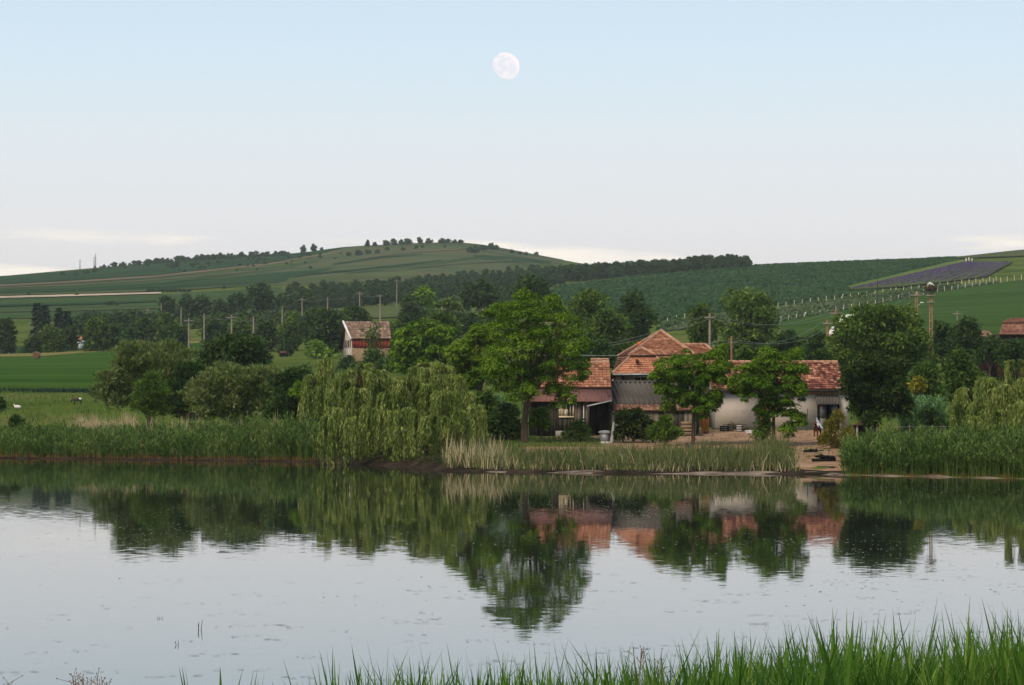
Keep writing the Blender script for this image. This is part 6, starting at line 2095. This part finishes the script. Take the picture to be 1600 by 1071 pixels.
def four_legged(name, label, cat, base, s_, face, mt, patches_, head_down=.0, hmt=None):
    """base on the ground, s_ metres at the withers, face = heading angle of the head"""
    o = thing(name, label, cat, tuple(base))
    f = np.array([math.cos(face), math.sin(face), 0]); l = np.array([-f[1], f[0], 0]); u = np.array([0, 0, 1.])
    q = lambda a, b_, c: base + (f * a + l * b_ + u * c) * s_
    J = [q(-.45, 0, .82), q(0, 0, .76), q(.42, 0, .82), q(.66, 0, 1.0 - head_down * .5), q(.84, 0, 1.12 - head_down), q(1.06, 0, 1.0 - head_down * 1.25), q(-.62, 0, .80), q(-.70, 0, .45)]
    Ed = [(0, 1), (1, 2), (2, 3), (3, 4), (4, 5), (0, 6), (6, 7)]
    Rr = [.20, .23, .19, .12, .115, .075, .045, .03]
    for sd_ in (-1, 1):
        i = len(J)
        J += [q(.40, .12 * sd_, .56), q(.42, .13 * sd_, .30), q(.40, .13 * sd_, .03)]
        Ed += [(2, i), (i, i + 1), (i + 1, i + 2)]; Rr += [.10, .055, .045]
        i = len(J)
        J += [q(-.40, .13 * sd_, .58), q(-.56, .13 * sd_, .32), q(-.50, .13 * sd_, .03)]
        Ed += [(0, i), (i, i + 1), (i + 1, i + 2)]; Rr += [.12, .055, .045]
    skinned("body", J, Ed, [r_ * s_ for r_ in Rr], mt, o)
    for sd_ in (-1, 1):
        MB().blob(q(.80, .15 * sd_, 1.16 - head_down), (.05 * s_ + abs(l[0]) * .07 * s_, .05 * s_ + abs(l[1]) * .07 * s_, .04 * s_), 3, .05).build("ear", mt, o)
    for (a, b_, c, ra, rb_, rc_) in patches_:
        MB().blob(q(a, b_, c), (ra * s_, rb_ * s_, rc_ * s_), 5, .08).build("coat_patch", hmt or "white_hide", o)
    return o


D = hitD(1277, 687, 160)
four_legged("calf", "brown calf with a white shoulder standing in the yard before the barn's glazed doors", "calf", G(1277, D), .78, R(-112), "brown_hide",
            [(.36, .06, .86, .17, .20, .20), (.95, 0, 1.02, .06, .09, .13)])
D = hitD(121, 633, 225)
four_legged("goat", "small dark goat with a white rump grazing on the far left grass", "goat", G(121, D), .62, R(172), "dark_hide", [(-.38, -.02, .82, .26, .22, .22)], .45)
D = hitD(27, 640, 215)
gsb = G(27, D)
gs = thing("goose", "white goose resting on the grass at far left", "goose", tuple(gsb))
skinned("body", [gsb + [0, 0, .2], gsb + [.22, 0, .2], gsb + [.34, 0, .25], gsb + [-.2, 0, .24], gsb + [-.26, 0, .42], gsb + [-.34, -.02, .44]], [(0, 1), (1, 2), (0, 3), (3, 4), (4, 5)], [.17, .13, .04, .08, .045, .05], "white_hide", gs)
MB().tube([gsb + [-.37, -.02, .44], gsb + [-.45, -.02, .41]], [.025, .01], 5).build("bill", "orange_door", gs)


def hen(label, px, y, mt, face):
    D = hitD(px, y, 158); b_ = G(px, D) + np.array([0, 0, .03])
    o = thing("hen", label, "hen", tuple(b_))
    f = np.array([math.cos(face), math.sin(face), 0]); u = np.array([0, 0, 1.])
    q = lambda a, c: b_ + f * a + u * c
    skinned("body", [q(0, .27), q(-.15, .32), q(-.27, .46), q(.12, .33), q(.17, .46), q(.22, .49)], [(0, 1), (1, 2), (0, 3), (3, 4), (4, 5)], [.14, .11, .05, .08, .045, .05], mt, o)
    MB().tube([q(.26, .49), q(.32, .475)], [.02, .006], 5).build("beak", "straw", o)
    MB().blob(q(.21, .555), (.035, .012, .03), 1, .1).build("comb", "red_wall", o)
    for s2 in (-.05, .05):
        l = np.array([-f[1], f[0], 0]) * s2
        MB().tube([q(0, .18) + l, q(.01, .0) + l], .012, 5).build("leg", "straw", o)
    return o


hen("brown hen pecking on the bare yard right of the stump", 1101, 690, "brown_hide", R(200))
hen("dark speckled hen at the grass edge left of the stump", 1055, 694, "dark_hide", R(20))

# ------------------------------------------------------------------ yard clutter
D = 187.1
k0, k1 = P(1064, 0, D)[0], P(1087, 0, D)[0]
kz = float(gz_pd(1075, D))
cr8 = thing("wooden_crate", "brown plank crate behind the left pollarded trunk", "crate", ((k0 + k1) / 2, D, kz))
zt8 = P(0, 659, D)[2]
nb_ = 4
for k in range(nb_):
    z_ = kz + .06 + (zt8 - kz - .06) * k / nb_
    MB().box(k0, k1, D - .02 + .01 * (k % 2), D + .03 + .01 * (k % 2), z_ + .01, z_ + (zt8 - kz - .06) / nb_ - .025).build("plank", "wood_warm", cr8)
    MB().box(k0, k1, D + .75, D + .80, z_ + .01, z_ + (zt8 - kz - .06) / nb_ - .025).build("plank", "wood_warm", cr8)
for xx in (k0 - .05, k1):
    MB().box(xx, xx + .05, D - .02, D + .8, kz, zt8 - .01).build("end_board", "wood_dark", cr8)
MB().box(k0, k1, D + .05, D + .74, zt8 - .05, zt8 - .01).build("lid", "wood_warm", cr8)
tag(MB().box(k0 - .1, P(1098, 0, D)[0], D - .55, D - .3, kz + .02, kz + .10).build("plank", "wood_dark", loc=(k0, D - .4, kz)), "long dark plank lying on the ground before the plank crate", "plank")
D = 166.0
sb_ = G(1077, D)
m_ = MB(); m_.lathe(sb_ - [0, 0, .05], [(.30, 0), (.26, .12), (.24, .42), (.25, .44), (.0, .46)], 12)
o = m_.build("tree_stump", "bark", loc=tuple(sb_)); tag(o, "grey brown stump at the foot of the left pollarded tree", "stump")
D = 195.0
q0 = G(1132, D)
bk = thing("black_crate", "small black crate standing against the pale barn wall", "crate", tuple(q0))
w_ = 6 * D / F
for k in range(3):
    MB().box(q0[0] - w_, q0[0] + w_, D - .02, D + .02, q0[2] + .03 + k * .13, q0[2] + .13 + k * .13).build("slat", "black", bk)
    MB().box(q0[0] - w_, q0[0] + w_, D + .38, D + .42, q0[2] + .03 + k * .13, q0[2] + .13 + k * .13).build("slat", "black", bk)
for s_ in (-1, 1):
    MB().box(q0[0] + s_ * w_ - .02, q0[0] + s_ * w_ + .02, D + .02, D + .38, q0[2], q0[2] + .4).build("side_panel", "black", bk)
MB().box(q0[0] - w_ + .03, q0[0] + w_ - .03, D + .03, D + .37, q0[2] + .01, q0[2] + .05).build("base", "black", bk)
q0 = G(1154, D)
pc = thing("pale_slatted_crate", "pale slatted crate in the brushwood pile by the barn wall", "crate", tuple(q0))
w_ = 4 * D / F
for k in range(3):
    MB().box(q0[0] - w_, q0[0] + w_, D - .42, D - .39, q0[2] + .06 + k * .15, q0[2] + .15 + k * .15).build("slat", "stone", pc)
for s_ in (-1, 1):
    MB().box(q0[0] + s_ * w_ - .02, q0[0] + s_ * w_ + .02, D - .39, D - .05, q0[2], q0[2] + .5).build("side_panel", "wood_dark", pc)
MB().box(q0[0] - w_, q0[0] + w_, D - .05, D - .02, q0[2], q0[2] + .5).build("back_panel", "wood_dark", pc)
m_ = MB(); g = np.random.default_rng(8)
for _ in range(70):
    c = np.array([q0[0] + g.normal(0, .42), D + g.uniform(0, .9), q0[2] + abs(g.normal(.18, .15))])
    d = rand_dir(g, 1)[0] * [1, .5, .45]
    m_.tube([c - d * .35, c + d * .35], .022, 4)
tag(m_.build("brushwood_pile", "stick", loc=tuple(q0)), "dark heap of brushwood round the pale crate by the barn wall", "brushwood", None, "stuff")
m_ = MB()
for i in range(26):
    c = G(g.uniform(1166, 1186), g.uniform(191, 195))
    m_.blob(c + [0, 0, .04], (g.uniform(.06, .2), g.uniform(.06, .15), g.uniform(.04, .1)), i, .2, 7, 5)
tag(m_.build("rubble", "stone"), "scattered pale rubble at the foot of the barn's brick doorway", "rubble", None, "stuff")
# clutter by the shed corner: covered drum, trough, leaning plank, pale sheet
q0 = G(945, 176)
m_ = MB(); m_.lathe(q0, [(.0, .02), (.30, .02), (.31, .30), (.30, .55), (.0, .56)], 16)
o = m_.build("drum", "metal", loc=tuple(q0)); tag(o, "grey drum with a rounded pale cover beside the shed corner", "drum")
MB().blob(q0 + [0, 0, .64], (.40, .38, .14), 4, .08, 14, 8).build("cover", "stone", o, smooth=True)
q0 = G(947, 174.3)
m_ = MB(); m_.box(q0[0] - .32, q0[0] + .32, 174.1, 174.5, q0[2], q0[2] + .16)
tag(m_.build("stone_block", "stone", loc=tuple(q0)), "low pale stone block before the covered drum", "block")
q0 = G(955, 175)
tag(MB().bar(q0, P(960, 655, 176.2), .16, .05).build("leaning_plank", "stone", loc=tuple(q0)), "pale plank leaning beside the covered drum", "plank")
q0 = G(964, 175.5)
m_ = MB()
m_.hexa([q0 + v for v in ([-.2, 0, 0], [.22, .05, 0], [.22, .10, 0], [-.2, .05, 0], [-.12, .55, 1.15], [.2, .6, 1.2], [.2, .65, 1.2], [-.12, .6, 1.15])])
tag(m_.build("pale_sheet", "tarp", loc=tuple(q0)), "pale sheet propped upright against the corrugated shed", "sheet")
# pole leaning on the barn, blue sheet, scrap heap
q0 = G(1260.5, 196.6)
tag(MB().tube([q0, P(1262, 639, 197.7)], .03, 6).build("leaning_pole", "wood_dark", loc=tuple(q0)), "thin dark pole leaning on the barn wall left of the doors", "pole")
q0 = G(1281, 196.3)
m_ = MB(); m_.hexa([q0 + v for v in ([-.2, 0, 0], [.35, 0, 0], [.35, .05, 0], [-.2, .05, 0], [-.14, 1.0, .95], [-.05, 1.05, .8], [-.05, 1.1, .8], [-.14, 1.05, .95])])
tag(m_.build("blue_sheet", "blue_sheet", loc=tuple(q0)), "grey blue sheet leaning against the barn's glazed door", "sheet")
q0 = G(1268, 163)
m_ = MB()
for i in range(14):
    m_.blob(q0 + [g.normal(0, .32), g.normal(0, .3), g.uniform(.02, .16)], (g.uniform(.08, .2), g.uniform(.08, .2), g.uniform(.04, .12)), i, .25, 7, 5)
tag(m_.build("scrap_heap", "black", loc=tuple(q0)), "dark heap of scrap at the yard's right end by the calf", "heap", None, "stuff")
q0 = G(1287, 155.2) - np.array([0, 0, .08])
tr = thing("black_trough", "long black trough lying on the bare shore before the yellow shrub", "trough", tuple(q0))
w_ = 17 * 155.2 / F
m_ = MB()
m_.hexa([q0 + v for v in ([-w_, -.25, .05], [w_, -.25, .05], [w_, -.21, .05], [-w_, -.21, .05], [-w_ * 1.08, -.33, .22], [w_ * 1.08, -.33, .26], [w_ * 1.08, -.29, .26], [-w_ * 1.08, -.29, .22])])
m_.hexa([q0 + v for v in ([-w_, .21, .05], [w_, .21, .05], [w_, .25, .05], [-w_, .25, .05], [-w_ * 1.08, .29, .24], [w_ * 1.08, .29, .28], [w_ * 1.08, .33, .28], [-w_ * 1.08, .33, .24])])
m_.box(q0[0] - w_, q0[0] + w_, q0[1] - .205, q0[1] + .205, q0[2] + .02, q0[2] + .07)
m_.build("shell", "black", tr)
m_ = MB()
for i in range(12):
    m_.blob(q0 + [g.uniform(-w_ * .9, w_ * .95), g.uniform(-.2, .2), g.uniform(.16, .38)], (g.uniform(.10, .24), g.uniform(.10, .2), g.uniform(.05, .13)), i + 3, .3, 8, 6)
m_.build("heaped_rubber", "black", tr)
for s_ in (-1, 1):
    MB().box(q0[0] + s_ * w_ - .03, q0[0] + s_ * w_ + .03, q0[1] - .2, q0[1] + .2, q0[2] + .075, q0[2] + .21).build("end_panel", "black", tr)
MB().box(q0[0] - w_ * .6, q0[0] + w_ * .7, q0[1] - .44, q0[1] - .34, q0[2] - .02, q0[2] + .05).build("skid", "metal", tr)
# low hutch under the walnut
q0 = G(1354, 176)
hu = thing("low_hutch", "low dark hutch with a flat plank roof under the walnut tree", "hutch", tuple(q0))
hx0, hx1 = P(1338, 0, 176)[0], P(1371, 0, 176)[0]
hz = P(0, 665, 176)[2]
for i, xx in enumerate((hx0, hx1 - .12)):
    for yy in (176, 177.3):
        MB().box(xx, xx + .12, yy, yy + .12, q0[2] - .1, hz).build("post", "stone" if yy == 176 else "wood", hu)
MB().box(hx0 + .12, hx1 - .12, 177.3, 177.38, q0[2], hz).build("back_panel", "wood_dark", hu)
for k in range(4):
    MB().box(hx0 - .1, hx1 + .1, 175.85 + k * .42, 176.24 + k * .42, hz + .005 + .01 * (k % 2), hz + .07 + .01 * (k % 2)).build("roof_plank", "wood_warm", hu)
tag(MB().bar(P(1353, 650.5, 176.6), P(1363, 652.5, 176.9), .3, .05).build("pale_board", "tarp", loc=tuple(P(1353, 650.5, 176.6))), "short pale board lying on the hutch's stack under the walnut", "board")
m_ = MB()
for i in range(8):
    m_.box(hx0 + .15 + .07 * i, hx0 + .5 + .09 * i, 176.3 + .02 * i, 176.9, hz + .09 + .055 * i, hz + .14 + .055 * i)
tag(m_.build("board_stack", "wood_warm", loc=(hx0 + .5, 176.5, hz + .09)), "stack of brown boards on the low hutch's roof", "boards", None, "stuff")
# fork-stemmed saplings before the dark bush
for px, lab in ((989, "left of two bare forked saplings before the dark lean-to bush"), (1011, "right of two bare forked saplings before the dark lean-to bush")):
    q0 = G(px, 164)
    m_ = MB()
    m_.tube([q0 - [0, 0, .1], q0 + [.01, 0, .32]], [.022, .018], 5).tube([q0 + [.01, 0, .30], q0 + [-.10, 0, .60]], [.016, .008], 5).tube([q0 + [.01, 0, .30], q0 + [.12, 0, .64]], [.016, .008], 5)
    tag(m_.build("sapling", "bark", loc=tuple(q0)), lab, "sapling")
# wire fence right of the walnut
fe = thing("wire_fence", "low wire fence with posts behind the right reeds", "fence", tuple(G(1440, 171)))
for px in np.arange(1385, 1500, 18):
    q0 = G(px, 171)
    MB().tube([q0 - [0, 0, .1], q0 + [0, 0, 1.15]], .04, 6).build("post", "wood", fe)
for z_ in (.35, .7, 1.05):
    a_, b_ = G(1385, 171), G(1493, 171)
    MB().tube([a_ + [0, -.05, z_], b_ + [0, -.05, z_]], .008, 4).build("strand", "wire", fe)

# ------------------------------------------------------------------ haze
hz_m = bpy.data.materials.new("haze")
hz_m.use_nodes = True
t = hz_m.node_tree
t.nodes.clear()
out = t.nodes.new("ShaderNodeOutputMaterial")
pv = t.nodes.new("ShaderNodeVolumePrincipled")
pv.inputs["Color"].default_value = (.84, .89, .95, 1)
pv.inputs["Density"].default_value = HAZE = 0.00008
pv.inputs["Anisotropy"].default_value = .2
t.links.new(pv.outputs[0], out.inputs["Volume"])
M["haze"] = hz_m
tag(MB().box(-2900, 2900, -420, 3700, -4, 122).build("haze", "haze"), "thin evening haze over the valley", None, None, "stuff")
